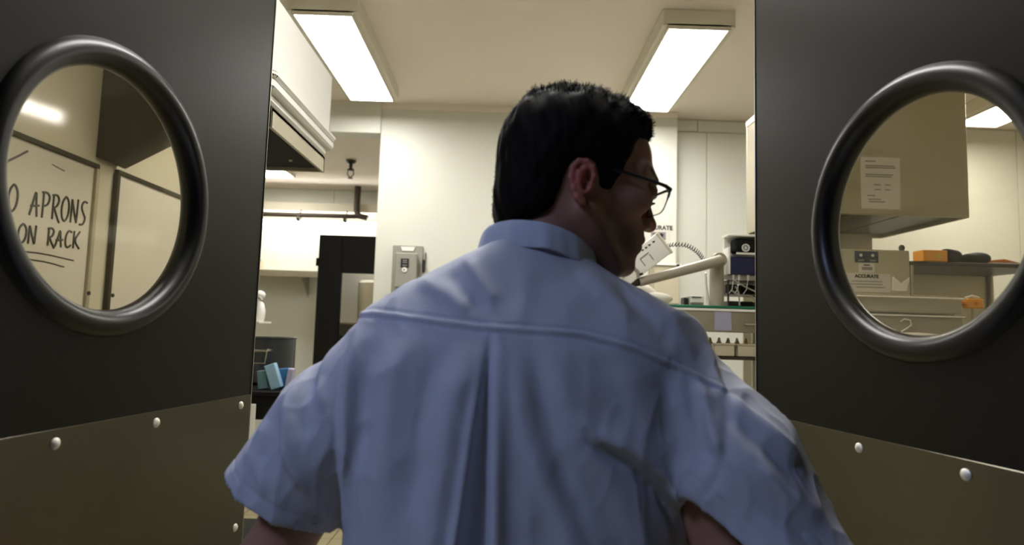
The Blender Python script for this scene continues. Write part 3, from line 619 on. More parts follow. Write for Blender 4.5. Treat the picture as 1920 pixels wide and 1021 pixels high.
for x in (X0+.1, X1-.1): MB().cyl((x, 3.4, Z1+T_), (x, 3.4, 3.0), .007, STEEL_D, 8).build('hanger_rod', STEEL_D, h)
t = thing('paper_notice', 'white printed notice taped to the steel hood', 'notice', (1.812, 3.044, 2.03))
box_obj('sheet', (1.715, 3.0425, 2.03), (1.908, 3.0445, 2.285), PAPER, t, 0)
def lines(t, x0, x1, zs, y, hgt, m2, name='print_line'):
    mb = MB()
    for i, (z, a, b_) in enumerate(zs): mb.box((x0+(x1-x0)*a, y-.0008, z), (x0+(x1-x0)*b_, y, z+hgt), m2, 0)
    return mb.build(name, m2, t, smooth=0)
lines(t, 1.715, 1.908, [(2.262, .12, .38), (2.240, .12, .86), (2.230, .12, .88), (2.196, .12, .82), (2.186, .12, .78), (2.146, .32, .5), (2.146, .6, .75), (2.122, .34, .5), (2.122, .6, .74), (2.092, .15, .35), (2.074, .18, .5), (2.062, .2, .6)], 3.0422, .005, PAPERG)
t = thing('steel_backsplash', 'plain steel panel under the right hood, behind the label cabinet', 'panel', (1.8, 3.75, 1.2)); box_obj('panel_sheet', (1.40, 3.742, .95), (2.17, 3.752, 2.0), HOOD_S, t, .001)
for x in (1.42, 2.14): MB().cyl((x, 3.747, 0), (x, 3.747, .95), .012, STEEL, 10).build('leg', STEEL, t)

t = thing('holding_cabinet', 'grey steel cabinet with dark blue sticker and ACCURATE sheet, in the right round window', 'cabinet', (1.46, 2.75, .921))
box_obj('cabinet_body', (1.25, 2.60, 1.385), (1.662, 2.95, 1.768), HOOD_S, t, .004)
MB().sph((1.648, 2.63, 1.782), .012, DARKP, 12, (1, 1, 1.2)).build('knob', DARKP, t)
box_obj('sticker', (1.434, 2.5975, 1.713), (1.530, 2.5995, 1.760), NAVY, t, 0)
m_ = MB()
for x in (1.458, 1.507): m_.cyl((x, 2.5975, 1.743), (x, 2.5968, 1.743), .0065, PAPER, 12); m_.box((x-.012, 2.5966, 1.718), (x+.012, 2.5974, 1.725), PAPERG, 0)
m_.build('sticker_icons', PAPER, t)
box_obj('label', (1.450, 2.5975, 1.672), (1.514, 2.5995, 1.710), PAPER, t, 0); box_obj('label_print', (1.461, 2.5966, 1.682), (1.504, 2.5974, 1.695), PAPERG, t, 0); box_obj('label_print', (1.468, 2.5966, 1.700), (1.495, 2.5974, 1.7045), INK, t, 0)
box_obj('paper_sheet', (1.37, 2.5975, 1.592), (1.578, 2.5995, 1.668), PAPER, t, 0)
text_obj('lettering', 'ACCURATE', .019, FRONT(1.480, 2.5968, 1.656), INK, t, .0004, .0007)
lines(t, 1.40, 1.58, [(1.634, .1, .8), (1.622, .05, .8), (1.610, .2, .85)], 2.5974, .003, PAPERG)
m_ = MB(); m_.prism([(1.585, 1.60), (1.64, 1.60), (1.655, 1.655), (1.62, 1.63), (1.588, 1.658)], 2.592, 2.5995, 'y', WHITEP); m_.build('plastic_sleeve', WHITEP, t)

t = thing('steel_shelf', 'steel shelf right of the label cabinet holding the orange box', 'shelf', (1.95, 2.8, 0))
box_obj('shelf_board', (1.675, 2.62, 1.712), (2.30, 3.0, 1.728), STEEL_D, t); box_obj('back_panel', (1.70, 2.99, 1.35), (2.30, 3.0, 1.712), HOOD_S, t)
for x in (1.69, 2.285):
    for y in (2.64, 2.98): MB().cyl((x, y, 1.0), (x, y, 1.712), .011, STEEL, 10).build('post', STEEL, t)
    for y in (2.64, 2.98): MB().cyl((x, y, 0), (x, y, 1.0), .016, STEEL, 10).build('leg', STEEL, t)
box_obj('lower_board', (1.675, 2.62, 1.33), (2.30, 3.0, 1.345), STEEL, t); box_obj('base_board', (1.675, 2.62, .30), (2.30, 3.0, .315), STEEL, t)
t = thing('orange_box', 'orange box standing on the steel shelf beside black gloves', 'box', (1.78, 2.66, 1.729))
box_obj('box_body', (1.738, 2.63, 1.729), (1.842, 2.70, 1.778), ORANGE, t, .003); box_obj('label', (1.79, 2.6285, 1.742), (1.815, 2.6300, 1.762), YELLOW, t, 0)
tag(crumple('work_glove', (1.885, 2.68, 1.729), .042, BLACKM, 31, (1, .8, .9)), 'crumpled black glove next to the orange box', 'glove', 'black gloves on the steel shelf')
tag(crumple('work_glove', (1.99, 2.68, 1.729), .055, BLACKM, 33, (1.1, .7, .55)), 'flatter, wider black glove, right of the crumpled one', 'glove', 'black gloves on the steel shelf')
tag(MB().box((2.04, 2.64, 1.7285), (2.16, 2.76, 1.736), PAPER, .001).rbox((2.12, 2.70, 1.742), (.08, .08, .010), (0, .12, .3), ORANGE_D, .001).build('papers'), 'loose white and orange papers at the shelf\'s right', 'papers')
# table with clear boxes
t = thing('prep_table', 'tall steel table carrying the clear plastic boxes', 'table', (1.5, 2.3, 0))
box_obj('table_top', (1.0, 2.02, 1.36), (1.72, 2.50, 1.385), STEEL, t, .004)
box_obj('lower_shelf', (1.02, 2.04, .30), (1.70, 2.48, .32), STEEL, t)
for x in (1.03, 1.69):
    for y in (2.05, 2.47): MB().cyl((x, y, 0), (x, y, 1.36), .019, STEEL, 14).build('leg', STEEL, t)
def clear_box(z, hh, label):
    t = thing('clear_box', label, 'box', (1.36, 2.3, z), group='stacked clear plastic boxes'); x0, x1, y0, y1 = 1.13, 1.57, 2.18, 2.44; w_ = .004; m_ = MB()
    m_.box((x0, y0, z), (x1, y1, z+w_), CLEARP, .001)
    for a, b_ in (((x0, y0), (x1, y0+w_)), ((x0, y1-w_), (x1, y1)), ((x0, y0+w_), (x0+w_, y1-w_)), ((x1-w_, y0+w_), (x1, y1-w_))): m_.box((*a, z+w_), (*b_, z+hh-.014), CLEARP, .001)
    m_.build('box_body', CLEARP, t)
    m_ = MB(); m_.box((x0-.008, y0-.010, z+hh-.014), (x1+.010, y1+.008, z+hh-.006), CLEARP, .003); m_.box((x0+.01, y0+.01, z+hh-.006), (x1-.02, y1-.01, z+hh-.0005), CLEARP, .002); l_ = m_.build('lid', CLEARP, t)
    m_ = MB(); m_.tube([(x0-.006, y0-.012, z+hh-.010), (x1+.0, y0-.012, z+hh-.010), (x1+.012, y0, z+hh-.010), (x1+.012, y1, z+hh-.010)], .0025, WHITEP, 6); m_.build('lid_rim', WHITEP, l_)
    return t
c1 = clear_box(1.3855, .108, 'clear plastic box with a white 2 mark, bottom of the stack')
c2 = clear_box(1.4940, .062, 'shallow clear plastic box, top of the stack beside the orange clip')
m_ = MB(); m_.tube([(1.35, 2.173, 1.462), (1.365, 2.173, 1.472), (1.385, 2.173, 1.468), (1.388, 2.173, 1.452), (1.37, 2.173, 1.438), (1.352, 2.173, 1.428), (1.36, 2.173, 1.420), (1.378, 2.173, 1.424)], .003, WHITEP, 6); m_.build('painted_mark', WHITEP, c1)
tag(crumple('folded_towel', (1.36, 2.09, 1.386), .06, CLOTHW, 40, (2.0, .5, .4)), 'white cloth lying in front of the clear boxes', 'towel')
t = thing('orange_clip', 'bright orange clip at the right end of the clear boxes', 'clip', (1.62, 2.2, 1.5))
box_obj('clip_body', (1.592, 2.185, 1.516), (1.652, 2.215, 1.550), ORANGE, t, .004); box_obj('clip_mark', (1.615, 2.1835, 1.528), (1.628, 2.1850, 1.538), ORANGE_D, t, 0)
MB().tube([(1.596, 2.20, 1.552), (1.62, 2.20, 1.560), (1.645, 2.20, 1.553)], .004, WHITEP, 6).build('clip_loop', WHITEP, t)
box_obj('clip_hook', (1.583, 2.19, 1.528), (1.594, 2.21, 1.536), ORANGE_D, t, .001)
MB().cyl((1.622, 2.20, 1.516), (1.622, 2.20, 1.386), .005, STEEL, 8).build('clip_stem', STEEL, t)

# ------------------------------------------------------------------ the man: implicit surfaces meshed by surface nets
def grid(lo, hi, h):
    ax_ = [np.arange(lo[i], hi[i]+h, h, dtype=np.float32) for i in range(3)]
    return (ax_[0][:, None, None], ax_[1][None, :, None], ax_[2][None, None, :]), np.array(lo, float), h
def ell(P, c, r):
    a = [(P[i]-c[i])/r[i] for i in range(3)]; k0 = np.sqrt(a[0]**2+a[1]**2+a[2]**2)
    k1 = np.sqrt((a[0]/r[0])**2+(a[1]/r[1])**2+(a[2]/r[2])**2); return k0*(k0-1)/np.maximum(k1, 1e-6)
def cone(P, a, b, ra, rb):
    a = np.array(a, float); b = np.array(b, float); ba = b-a; L = float(ba@ba)
    h = np.clip(((P[0]-a[0])*ba[0]+(P[1]-a[1])*ba[1]+(P[2]-a[2])*ba[2])/L, 0, 1).astype(np.float32)
    return np.sqrt((P[0]-a[0]-ba[0]*h)**2+(P[1]-a[1]-ba[1]*h)**2+(P[2]-a[2]-ba[2]*h)**2)-(ra+(rb-ra)*h)
def chain(P, pts, rs, k=.004):
    F = None
    for i in range(len(pts)-1):
        c = cone(P, pts[i], pts[i+1], rs[i], rs[i+1]); F = c if F is None else su(F, c, k)
    return F
def su(a, b, k):
    h = np.clip(.5+.5*(b-a)/k, 0, 1); return b*(1-h)+a*h-k*h*(1-h)
def ss(a, b, k): return -su(-a, b, k)          # a minus b, smooth
def si(a, b, k): return -su(-a, -b, k)
def plane(P, p, n):
    n = np.array(n, float); n /= np.linalg.norm(n); return (P[0]-p[0])*n[0]+(P[1]-p[1])*n[1]+(P[2]-p[2])*n[2]
def surfnet(F, lo, h):
    F = np.ascontiguousarray(F, dtype=np.float32); s = F < 0; nx, ny, nz = F.shape
    cs = np.zeros((nx-1, ny-1, nz-1), np.int8)
    for i in (0, 1):
        for j in (0, 1):
            for k in (0, 1): cs += s[i:nx-1+i, j:ny-1+j, k:nz-1+k]
    act = (cs > 0) & (cs < 8); I, J, K = np.nonzero(act); idx = np.full(cs.shape, -1, np.int64); idx[I, J, K] = np.arange(len(I))
    acc = np.zeros((len(I), 3)); cnt = np.zeros(len(I))
    for ax_ in range(3):
        o1, o2 = [q for q in range(3) if q != ax_]
        for u in (0, 1):
            for v in (0, 1):
                a = [I.copy(), J.copy(), K.copy()]; a[o1] += u; a[o2] += v; b = [q.copy() for q in a]; b[ax_] += 1
                fa = F[a[0], a[1], a[2]]; fb = F[b[0], b[1], b[2]]; m = (fa < 0) != (fb < 0)
                t = fa[m]/(fa[m]-fb[m]); p = np.stack([q[m] for q in a], 1).astype(float); p[:, ax_] += t
                acc[m] += p; cnt[m] += 1
    V = acc/cnt[:, None]*h+lo; Q = []
    for ax_ in range(3):
        o1, o2 = [(1, 2), (2, 0), (0, 1)][ax_]
        sl0 = [slice(1, -1)]*3; sl0[ax_] = slice(0, -1); sl1 = [slice(1, -1)]*3; sl1[ax_] = slice(1, None)
        A = s[tuple(sl0)]; B = s[tuple(sl1)]; E = np.argwhere(A != B)
        if not len(E): continue
        E = E.copy()
        for q in (o1, o2): E[:, q] += 1
        sg = s[E[:, 0], E[:, 1], E[:, 2]]
        c = []
        for du, dv in ((-1, -1), (0, -1), (0, 0), (-1, 0)):
            e = E.copy(); e[:, o1] += du; e[:, o2] += dv; c.append(idx[e[:, 0], e[:, 1], e[:, 2]])
        c = np.stack(c, 1); c[~sg] = c[~sg][:, ::-1]; Q.append(c)
    Q = np.concatenate(Q); Q = Q[(Q >= 0).all(1)]
    return V, Q
def vnorm(V, Q):
    n = np.cross(V[Q[:, 2]]-V[Q[:, 0]], V[Q[:, 3]]-V[Q[:, 1]]); N = np.zeros_like(V)
    for k in range(4):
        for d in range(3): N[:, d] += np.bincount(Q[:, k], n[:, d], len(V))
    return N/np.maximum(np.linalg.norm(N, axis=1), 1e-12)[:, None]
def relax(V, Q, it=2, lam=.5):
    for _ in range(it):
        A = np.zeros_like(V); c = np.bincount(Q.ravel(), minlength=len(V)).astype(float)*2
        for k in range(4):
            for kk in ((k+1) % 4, (k+3) % 4):
                for d in range(3): A[:, d] += np.bincount(Q[:, k], V[Q[:, kk], d], len(V))
        V = V+lam*(A/np.maximum(c, 1)[:, None]-V)
    return V
def np_mesh(name, V, Q, m, parent=None, cols=None, mats=None, midx=None):
    me = bpy.data.meshes.new(name); me.vertices.add(len(V)); me.vertices.foreach_set('co', (V-(np.array(wloc(parent)) if parent else 0)).astype(np.float32).ravel())
    k = Q.shape[1]; me.loops.add(Q.size); me.loops.foreach_set('vertex_index', Q.ravel().astype(np.int32)); me.polygons.add(len(Q))
    me.polygons.foreach_set('loop_start', np.arange(0, Q.size, k, dtype=np.int32)); me.update(calc_edges=True)
    for q in (mats or [m]): me.materials.append(q)
    if midx is not None: me.polygons.foreach_set('material_index', midx.astype(np.int32))
    me.polygons.foreach_set('use_smooth', [True]*len(Q))
    if cols is not None:
        a = me.color_attributes.new('tone', 'FLOAT_COLOR', 'POINT'); a.data.foreach_set('color', cols.astype(np.float32).ravel())
    me.validate(); o = bpy.data.objects.new(name, me); COL.objects.link(o); o.parent = parent; return o
def join_np(parts):
    V = []; Q = []; n = 0
    for v, q in parts: V.append(v); Q.append(q+n); n += len(v)
    return np.concatenate(V), np.concatenate(Q)

def attr_mat(name, rough, sss=0, spec=.4, bump=.2, bscale=300):
    m = mat(name, 'FFFFFF', rough, sss=sss, spec=spec, bump=bump, bscale=bscale); nt = m.node_tree
    a = nt.nodes.new('ShaderNodeAttribute'); a.attribute_name = 'tone'; nt.links.new(a.outputs['Color'], nt.nodes['Principled BSDF'].inputs['Base Color']); return m
SKIN = attr_mat('skin', .48, .35, .45, .25, 350)
HAIR = mat('dark_hair', '110D09', .7, noise=.3, nscale=60, spec=.15)
SHIRT = mat('shirt_cotton', 'CDD0DA', .85, noise=.03, nscale=6, bump=.35, bscale=900, spec=.25)
SHIRT_IN = mat('shirt_collar_cotton', 'CDD6E4', .85, noise=.03, nscale=6, bump=.35, bscale=900, spec=.25)
TROUS = mat('dark_trousers', '1C1D22', .85, noise=.1, bump=.4, bscale=500)
SHOE = mat('black_leather', '0F0E0D', .35, noise=.1)
EYE = mat('eye_white', 'CFC6BE', .2); IRIS = mat('iris_brown', '22140B', .2)
FRAME = mat('spectacle_frame', '141210', .3, noise=.1)

man = thing('person', 'man in a short-sleeved light blue shirt and glasses, seen from behind, head turned right', 'person', (.02, .86, 0))
H0 = np.array([.095, .875, 1.594]); PH = math.radians(15); PT = math.radians(15)
HR = np.array(Matrix.Rotation(PH, 3, 'Z') @ Matrix.Rotation(PT, 3, 'Y') @ Matrix.Rotation(math.radians(0), 3, 'X'))
HS = 1.0
def toW(V): return (V*HS) @ HR.T + H0
def toL(p): return (HR.T @ (np.array(p, float)-H0))/HS
# ---- head and neck
P, lo, h_ = grid((-.145, -.125, -.265), (.150, .125, .155), .0017)
PP = P; F = ell(P, (-.012, 0, .044), (.100, .077, .080))
P = (PP[0], PP[1], PP[2]-.012)      # face block sits a little higher than the ears
F = su(F, ell(P, (.040, 0, .046), (.053, .059, .054)), .015)
F = su(F, ell(P, (.045, 0, -.012), (.050, .057, .062)), .02)
for s in (-1, 1):
    F = su(F, cone(P, (.002, s*.056, -.048), (.076, s*.020, -.099), .017, .014), .022)
    F = su(F, ell(P, (.068, s*.043, -.008), (.026, .020, .018)), .018)
    F = su(F, cone(P, (.062, s*.055, .030), (.100, s*.012, .036), .010, .010), .014)
F = su(F, ell(P, (.080, 0, -.054), (.034, .033, .038)), .016)
F = su(F, ell(P, (.092, 0, -.092), (.020, .022, .016)), .014)
for s in (-1, 1): F = ss(F, ell(P, (.112, s*.033, .014), (.019, .020, .014)), .012)
F = su(F, cone(P, (.095, 0, .018), (.117, 0, -.020), .0075, .0095), .009)
F = su(F, ell(P, (.119, 0, -.024), (.010, .010, .009)), .006)
for s in (-1, 1):
    F = su(F, ell(P, (.108, s*.012, -.027), (.010, .0065, .0075)), .005)
    F = ss(F, ell(P, (.110, s*.0075, -.036), (.006, .0035, .004)), .003)
F = su(F, ell(P, (.105, 0, -.051), (.009, .021, .006)), .005)
F = su(F, ell(P, (.104, 0, -.063), (.009, .018, .0062)), .005)
F = ss(F, ell(P, (.1145, 0, -.0575), (.007, .024, .0016)), .003)
# eyelids
for s in (-1, 1):
    F = su(F, ell(P, (.089, s*.032, .013), (.0135, .0155, .0115)), .003)
    F = ss(F, ell(P, (.105, s*.033, .009), (.006, .012, .0012)), .002)
P = PP
# neck
nb = toL((.045, .875, 1.44)); nm = toL((.062, .875, 1.52)); nf = toL((.075, .90, 1.455))
F = su(F, chain(P, [(-.030, 0, .0), nm+np.array([-.012, 0, 0]), nb], [.062, .057, .064], .02), .025)
F = su(F, chain(P, [(.02, 0, -.045), nf], [.042, .050], .02), .02)
F = su(F, cone(P, toL((.045, .86, 1.45)), toL((-.10, .86, 1.405)), .045, .030), .04)
F = su(F, cone(P, toL((.055, .87, 1.45)), toL((.17, .86, 1.405)), .045, .030), .04)
F = si(F, -plane(P, toL((0, 0, 1.40)), HR.T @ np.array([0, 0, 1.])), .003)
# ears
for s in (-1, 1):
    def E(x, y, z):      # ear frame: x forward, y outward, z up, tilted back and flared
        v = Matrix.Rotation(math.radians(-5), 3, 'Y') @ (Matrix.Rotation(math.radians(22), 3, 'Z') @ Vector((x, y, z)))*.87
        return (v.x-.014, s*(v.y+.075), v.z-.012)
    hx = [(.006, .0, -.002), (.010, .002, .012), (.006, .004, .024), (-.004, .005, .0315), (-.015, .006, .030), (-.022, .007, .020), (-.022, .006, .004), (-.016, .005, -.012), (-.008, .004, -.024), (-.001, .002, -.029)]
    F = su(F, chain(P, [E(*q) for q in hx], [.0028, .0034, .0036, .0036, .0036, .0038, .0036, .0034, .0046, .0052]), .003)
    F = su(F, chain(P, [E(-.002, .000, -.026), E(-.008, .001, -.008), E(-.011, .001, .012), E(-.006, .0, .024)], [.0050, .0052, .0062, .0050]), .0035)
    F = su(F, chain(P, [E(-.004, .004, .022), E(-.012, .005, .012), E(-.012, .005, -.002), E(-.004, .004, -.014)], [.0028, .0032, .0032, .0030]), .003)
    F = su(F, cone(P, E(.006, .002, -.004), E(.004, .003, -.012), .0042, .0035), .004)
    F = su(F, cone(P, E(-.002, -.012, .0), E(-.008, -.004, .0), .010, .006), .006)
    F = ss(F, ell(P, E(.001, .005, -.001), (.0055, .008, .0085)), .002)
Vh, Qh = surfnet(F, lo, h_); Vh = relax(Vh, Qh, 1)
# skin tone: base, beard shadow, redder ear and nose, lips
base = np.array(lin('B88B74')[:3]); C_ = np.tile(base, (len(Vh), 1))
x, y, z = Vh.T
def blend(C, w, col): return C*(1-w[:, None])+np.array(lin(col)[:3])*w[:, None]
sm = lambda a, lo_, hi_: np.clip((a-lo_)/(hi_-lo_), 0, 1)
beard = sm(x, .012, .035)*sm(-z, .022, .040)*np.clip((z+.125)/.02, 0, 1)*.55
beard *= 1-sm(np.abs(x-.045)*0, 0, 1)
C_ = blend(C_, beard, '4B382E')
ear = np.clip(1-np.sqrt(((x+.022)/.030)**2+((z+.012)/.040)**2), 0, 1)**.3*(np.abs(y) > .0745)
C_ = blend(C_, ear*.95, 'C66A58')
C_ = blend(C_, np.clip(1-np.sqrt((x-.12)**2+y**2+(z+.010)**2)/.022, 0, 1)*.5, 'A85646')
z = z-.012
lips = np.clip(1-np.sqrt(((z+.0575)/.012)**2+(y/.026)**2), 0, 1)**.5*(x > .098)
C_ = blend(C_, lips*.7, '9A5248')
brow = (np.abs(z-.034-.004*(1-np.abs(np.abs(y)-.03)/.03)) < .0045)*(np.abs(y) > .012)*(np.abs(y) < .058)*(x > .06)
C_ = blend(C_, brow*.85, '1A120C')
z = z+.012
head_cols = np.concatenate([C_, np.ones((len(Vh), 1))], 1)
Vhw = toW(Vh)

# ---- arms with hands, torso and legs of the body (mostly under the clothes)
SHL, ELL = np.array([-.165, .85, 1.345]), np.array([-.298, .875, 1.085])
SHR, ELR = np.array([.222, .85, 1.345]), np.array([.302, .805, 1.075])
def arm(sh, el, wr, fdir, nrm, side):
    fdir = np.array(fdir, float); fdir /= np.linalg.norm(fdir); nrm = np.array(nrm, float); nrm -= fdir*(nrm@fdir); nrm /= np.linalg.norm(nrm)
    acr = np.cross(nrm, fdir)*side                     # towards the thumb
    pts = [sh, el, wr]; lo_ = np.min([sh, el, wr, wr+fdir*.22], 0)-.10; hi_ = np.max([sh, el, wr, wr+fdir*.22], 0)+.10
    P, lo, h = grid(lo_, hi_, .0032)
    m1 = sh*.45+el*.55; m2 = el*.72+wr*.28
    F = chain(P, [sh, m1, el, m2, wr], [.052, .047, .040, .042, .027], .02)
    q = lambda a, b, c=0: wr+fdir*a+acr*b+nrm*c
    # palm
    F = su(F, cone(P, q(.012, .008), q(.085, .024), .017, .013), .014); F = su(F, cone(P, q(.012, -.008), q(.080, -.026), .016, .012), .014)
    F = su(F, cone(P, q(.01, 0), q(.088, 0), .017, .013), .012)
    for b0, b1, L, r in ((.026, .034, .070, .0088), (.009, .012, .079, .0090), (-.009, -.012, .074, .0086), (-.026, -.036, .058, .0076)):
        s0 = q(.085, b0); L1, L2, L3 = L*.45, L*.32, L*.23; k_ = (b1-b0)/L
        a = q(.085+L1, b0+k_*L1, -.006); b_ = q(.085+L1+L2, b0+k_*(L1+L2), -.004); c = q(.085+L*.98, b1, .003)
        F = su(F, chain(P, [s0, a, b_, c], [r*1.08, r, r*.94, r*.82], .003), .004)
    F = su(F, chain(P, [q(.022, .020), q(.050, .048, .004), q(.078, .062, .006), q(.100, .068, .008)], [.015, .0115, .0102, .0088], .004), .008)
    V, Q = surfnet(F, lo, h); return relax(V, Q, 1), Q
WRL = np.array([-.470, 1.03, .905]); WRR = np.array([.485, 1.02, .92])
aL = arm(SHL, ELL, WRL, (-.12, .85, .32), (-1, -.15, 0), 1)
aR = arm(SHR, ELR, WRR, (.10, .85, .30), (1, -.1, 0), -1)
P, lo, h_ = grid((-.24, .70, .0), (.29, 1.06, 1.46), .007)
F = chain(P, [(.03, .875, 1.36), (.025, .875, 1.18), (.02, .872, 1.0), (.02, .87, .92)], [.055, .070, .075, .085], .05)
F = su(F, cone(P, (-.14, .86, 1.335), (.195, .86, 1.335), .045, .045), .04)
F = su(F, cone(P, (-.06, .877, 1.22), (.12, .877, 1.22), .068, .068), .06); F = su(F, cone(P, (-.05, .87, .93), (.10, .87, .93), .088, .088), .06)
HIP = {-1: ((-.075, .87, .90), (-.085, .90, .49), (-.10, .80, .085)), 1: ((.115, .87, .90), (.125, .95, .50), (.13, .96, .085))}
for s in (-1, 1):
    a, b_, c = HIP[s]; F = su(F, chain(P, [a, b_, c], [.085, .055, .038], .03), .03)
    F = su(F, cone(P, (c[0], c[1], .06), (c[0]+.01*s, c[1]+.12, .045), .036, .028), .02)
bT = surfnet(F, lo, h_)
Vb, Qb = join_np([(Vhw, Qh), aL, aR, bT])
cols = np.concatenate([head_cols, np.tile(np.append(base*1.05, 1), (len(Vb)-len(Vhw), 1))])
np_mesh('body', Vb, Qb, SKIN, man, cols)

# ---- hair
P, lo, h_ = grid((-.150, -.115, -.125), (.125, .115, .175), .0019)
Fh = ell(P, (-.018, 0, .050), (.106, .0850, .090))
Fh = su(Fh, ell(P, (.026, 0, .098), (.050, .055, .040)), .025)
Fh = su(Fh, ell(P, (.052, 0, .108), (.022, .040, .026)), .02)
Fh = su(Fh, ell(P, (-.060, 0, -.015), (.052, .064, .090)), .03)
poly = [(.100, .110), (.084, .100), (.066, .090), (.048, .080), (.041, .066), (.036, .031), (.033, .014), (.030, -.010), (.024, -.014), (.006, -.012), (.002, .004), (-.008, .016), (-.020, .020), (-.032, .016), (-.040, .0), (-.040, -.030), (-.036, -.050), (-.060, -.070), (-.10, -.092), (-.16, -.10), (-.16, .17), (.12, .17), (.12, .115)]
def poly_sdf(X, Z, pts):
    X = np.asarray(X)[:, None]; Z = np.asarray(Z)[None, :]; d = np.full((X.shape[0], Z.shape[1]), 1e9); ins = np.zeros(d.shape, bool)
    for (x1, y1), (x2, y2) in zip(pts, pts[1:]+pts[:1]):
        ex, ey = x2-x1, y2-y1; t = np.clip(((X-x1)*ex+(Z-y1)*ey)/(ex*ex+ey*ey+1e-12), 0, 1); d = np.minimum(d, np.hypot(X-x1-ex*t, Z-y1-ey*t))
        c = ((y1 > Z) != (y2 > Z)) & (X < (x2-x1)*(Z-y1)/((y2-y1)+1e-12)+x1); ins ^= c
    return np.where(ins, -d, d)
D = poly_sdf(P[0].ravel(), P[2].ravel(), poly)[:, None, :].astype(np.float32)
Fh = si(Fh, D, .010)
# thin the hair at its lower margins so that it tapers into the skin
Vr, Qr = surfnet(Fh, lo, h_); Vr = relax(Vr, Qr, 2)
N_ = vnorm(Vr, Qr); x, y, z = Vr.T
fr_ = sm(z, .08, .14)
dsp = np.zeros(len(Vr))
for k in range(26):
    kv = np.random.normal(0, 1, 3)*np.array([170, 230, 90]); dsp += np.sin(Vr@kv+np.random.rand()*6)*.00034
Vr = Vr+N_*(dsp*(.6+1.6*fr_))[:, None]
# short strands
pick = np.random.choice(len(Vr), 9000, p=(.25+fr_*1.0)/(.25+fr_*1.0).sum()); SV = []; SQ = []
for n, i in enumerate(pick):
    p = Vr[i]; nn = N_[i]; f = float(fr_[i]); L = .003+.008*f*random.random()
    d = nn*(.35+.8*f*random.random())+np.array([.5 if p[0] > -.03 else -.3, 0, .25 if f > .3 else -.8])+np.random.normal(0, .30, 3); d /= np.linalg.norm(d)
    sd = np.cross(d, nn); sd = sd/max(np.linalg.norm(sd), 1e-6)*.0004; p0 = p-nn*.001; p1 = p+d*L*.6+nn*.0005; p2 = p+d*L+nn*(-.0008)
    b0 = len(SV); SV += [p0-sd, p0+sd, p1+sd*.8, p1-sd*.8, p2+sd*.2, p2-sd*.2]; SQ += [[b0, b0+1, b0+2, b0+3], [b0+3, b0+2, b0+4, b0+5]]
Vr2, Qr2 = join_np([(Vr, Qr), (np.array(SV), np.array(SQ))])
np_mesh('hair', toW(Vr2), Qr2, HAIR, man)

# ---- eyes
for s in (-1, 1):
    m_ = MB(); c = toW(np.array([[.0905, s*.032, .024]]))[0]; m_.sph(c, .0125, EYE, 20); f = HR @ np.array([1, 0, -.35]); f /= np.linalg.norm(f)
    m_.sph(c+f*.0085, .0058, IRIS, 14); m_.build('eye', EYE, man)
# ---- glasses: one thing worn on the head
gl = thing('spectacles', 'dark rectangular glasses worn by the man', 'glasses', tuple(toW(np.array([[.118, 0, .02]]))[0]))
def W1(p): return tuple(toW(np.array([p]))[0])
def lens_pts(s, n=40):
    out = []
    for k in range(n):
        a = 2*PI*k/n; c, q = math.cos(a), math.sin(a); e = .45
        yy = .026*abs(c)**e*(1 if c > 0 else -1); zz = .0175*abs(q)**e*(1 if q > 0 else -1)
        yy *= 1-.08*(1-(zz+.0175)/.035)
        out.append((.109-.06*yy*yy*8-.10*zz*(-1)*.8-.0004, s*(.033+yy), .012+zz))
    return out
for s in (-1, 1):
    pts = [W1(p) for p in lens_pts(s)]; top = [q[2] > .016 for q in lens_pts(s)]
    rr = [.0019 if t_ else .0009 for t_ in top]
    MB().tube(pts+[pts[0]], rr+[rr[0]], FRAME, 8, cap=False).build('rim', FRAME, gl)
    b = bmesh.new(); vs = [b.verts.new(p) for p in pts]; b.faces.new(vs); m_ = MB(); m_.add(b, LENS); m_.build('lens', LENS, gl)
    MB().tube([W1((.108, s*.057, .026)), W1((.106, s*.064, .026)), W1((.095, s*.070, .026)), W1((.06, s*.0735, .024)), W1((.014, s*.0730, .020)), W1((-.012, s*.0715, .014)), W1((-.034, s*.070, -.012))], [.0028, .003, .0026, .0022, .002, .002, .002], FRAME, 8).build('temple', FRAME, gl)
MB().tube([W1((.109, -.009, .018)), W1((.116, -.004, .021)), W1((.116, .004, .021)), W1((.109, .009, .018))], .0017, FRAME, 8).build('bridge', FRAME, gl)

# ---- shirt
zk = [.80, .95, 1.10, 1.20, 1.28, 1.34, 1.38, 1.41, 1.435, 1.46, 1.485, 1.51, 1.53]
xl = [-.20, -.195, -.200, -.204, -.207, -.208, -.205, -.190, -.162, -.122, -.075, -.030, .0]
xr = [.240, .236, .240, .245, .248, .252, .262, .258, .222, .170, .125, .098, .08]
yb = [.730, .728, .728, .727, .728, .733, .742, .755, .766, .776, .784, .790, .795]
yf = [1.02, 1.01, 1.00, .995, .985, .975, .965, .958, .950, .945, .94, .935, .93]
P, lo, h_ = grid((-.42, .66, .79), (.47, 1.06, 1.555), .0033)
Z1 = P[2].ravel(); I_ = lambda t: np.interp(Z1, zk, t)
k5 = np.ones(9)/9
def smz(a): return np.convolve(np.pad(a, 4, 'edge'), k5, 'valid')
XL, XR, YB, YF = [smz(I_(t)).astype(np.float32)[None, None, :] for t in (xl, xr, yb, yf)]
cx, aa, cy, bb = (XL+XR)/2, (XR-XL)/2, (YB+YF)/2, (YF-YB)/2
q = ((np.abs(P[0]-cx)/aa)**2.5+(np.abs(P[1]-cy)/bb)**2.2)**(1/2.35)
F = (q-1)*np.minimum(aa, bb)*.95
F = np.maximum(F, (P[2]-1.525)); F = np.maximum(F, .815-P[2])
hemL = np.array([-.292, .875, 1.170])
hemR = np.array([.262, .80, 1.172])
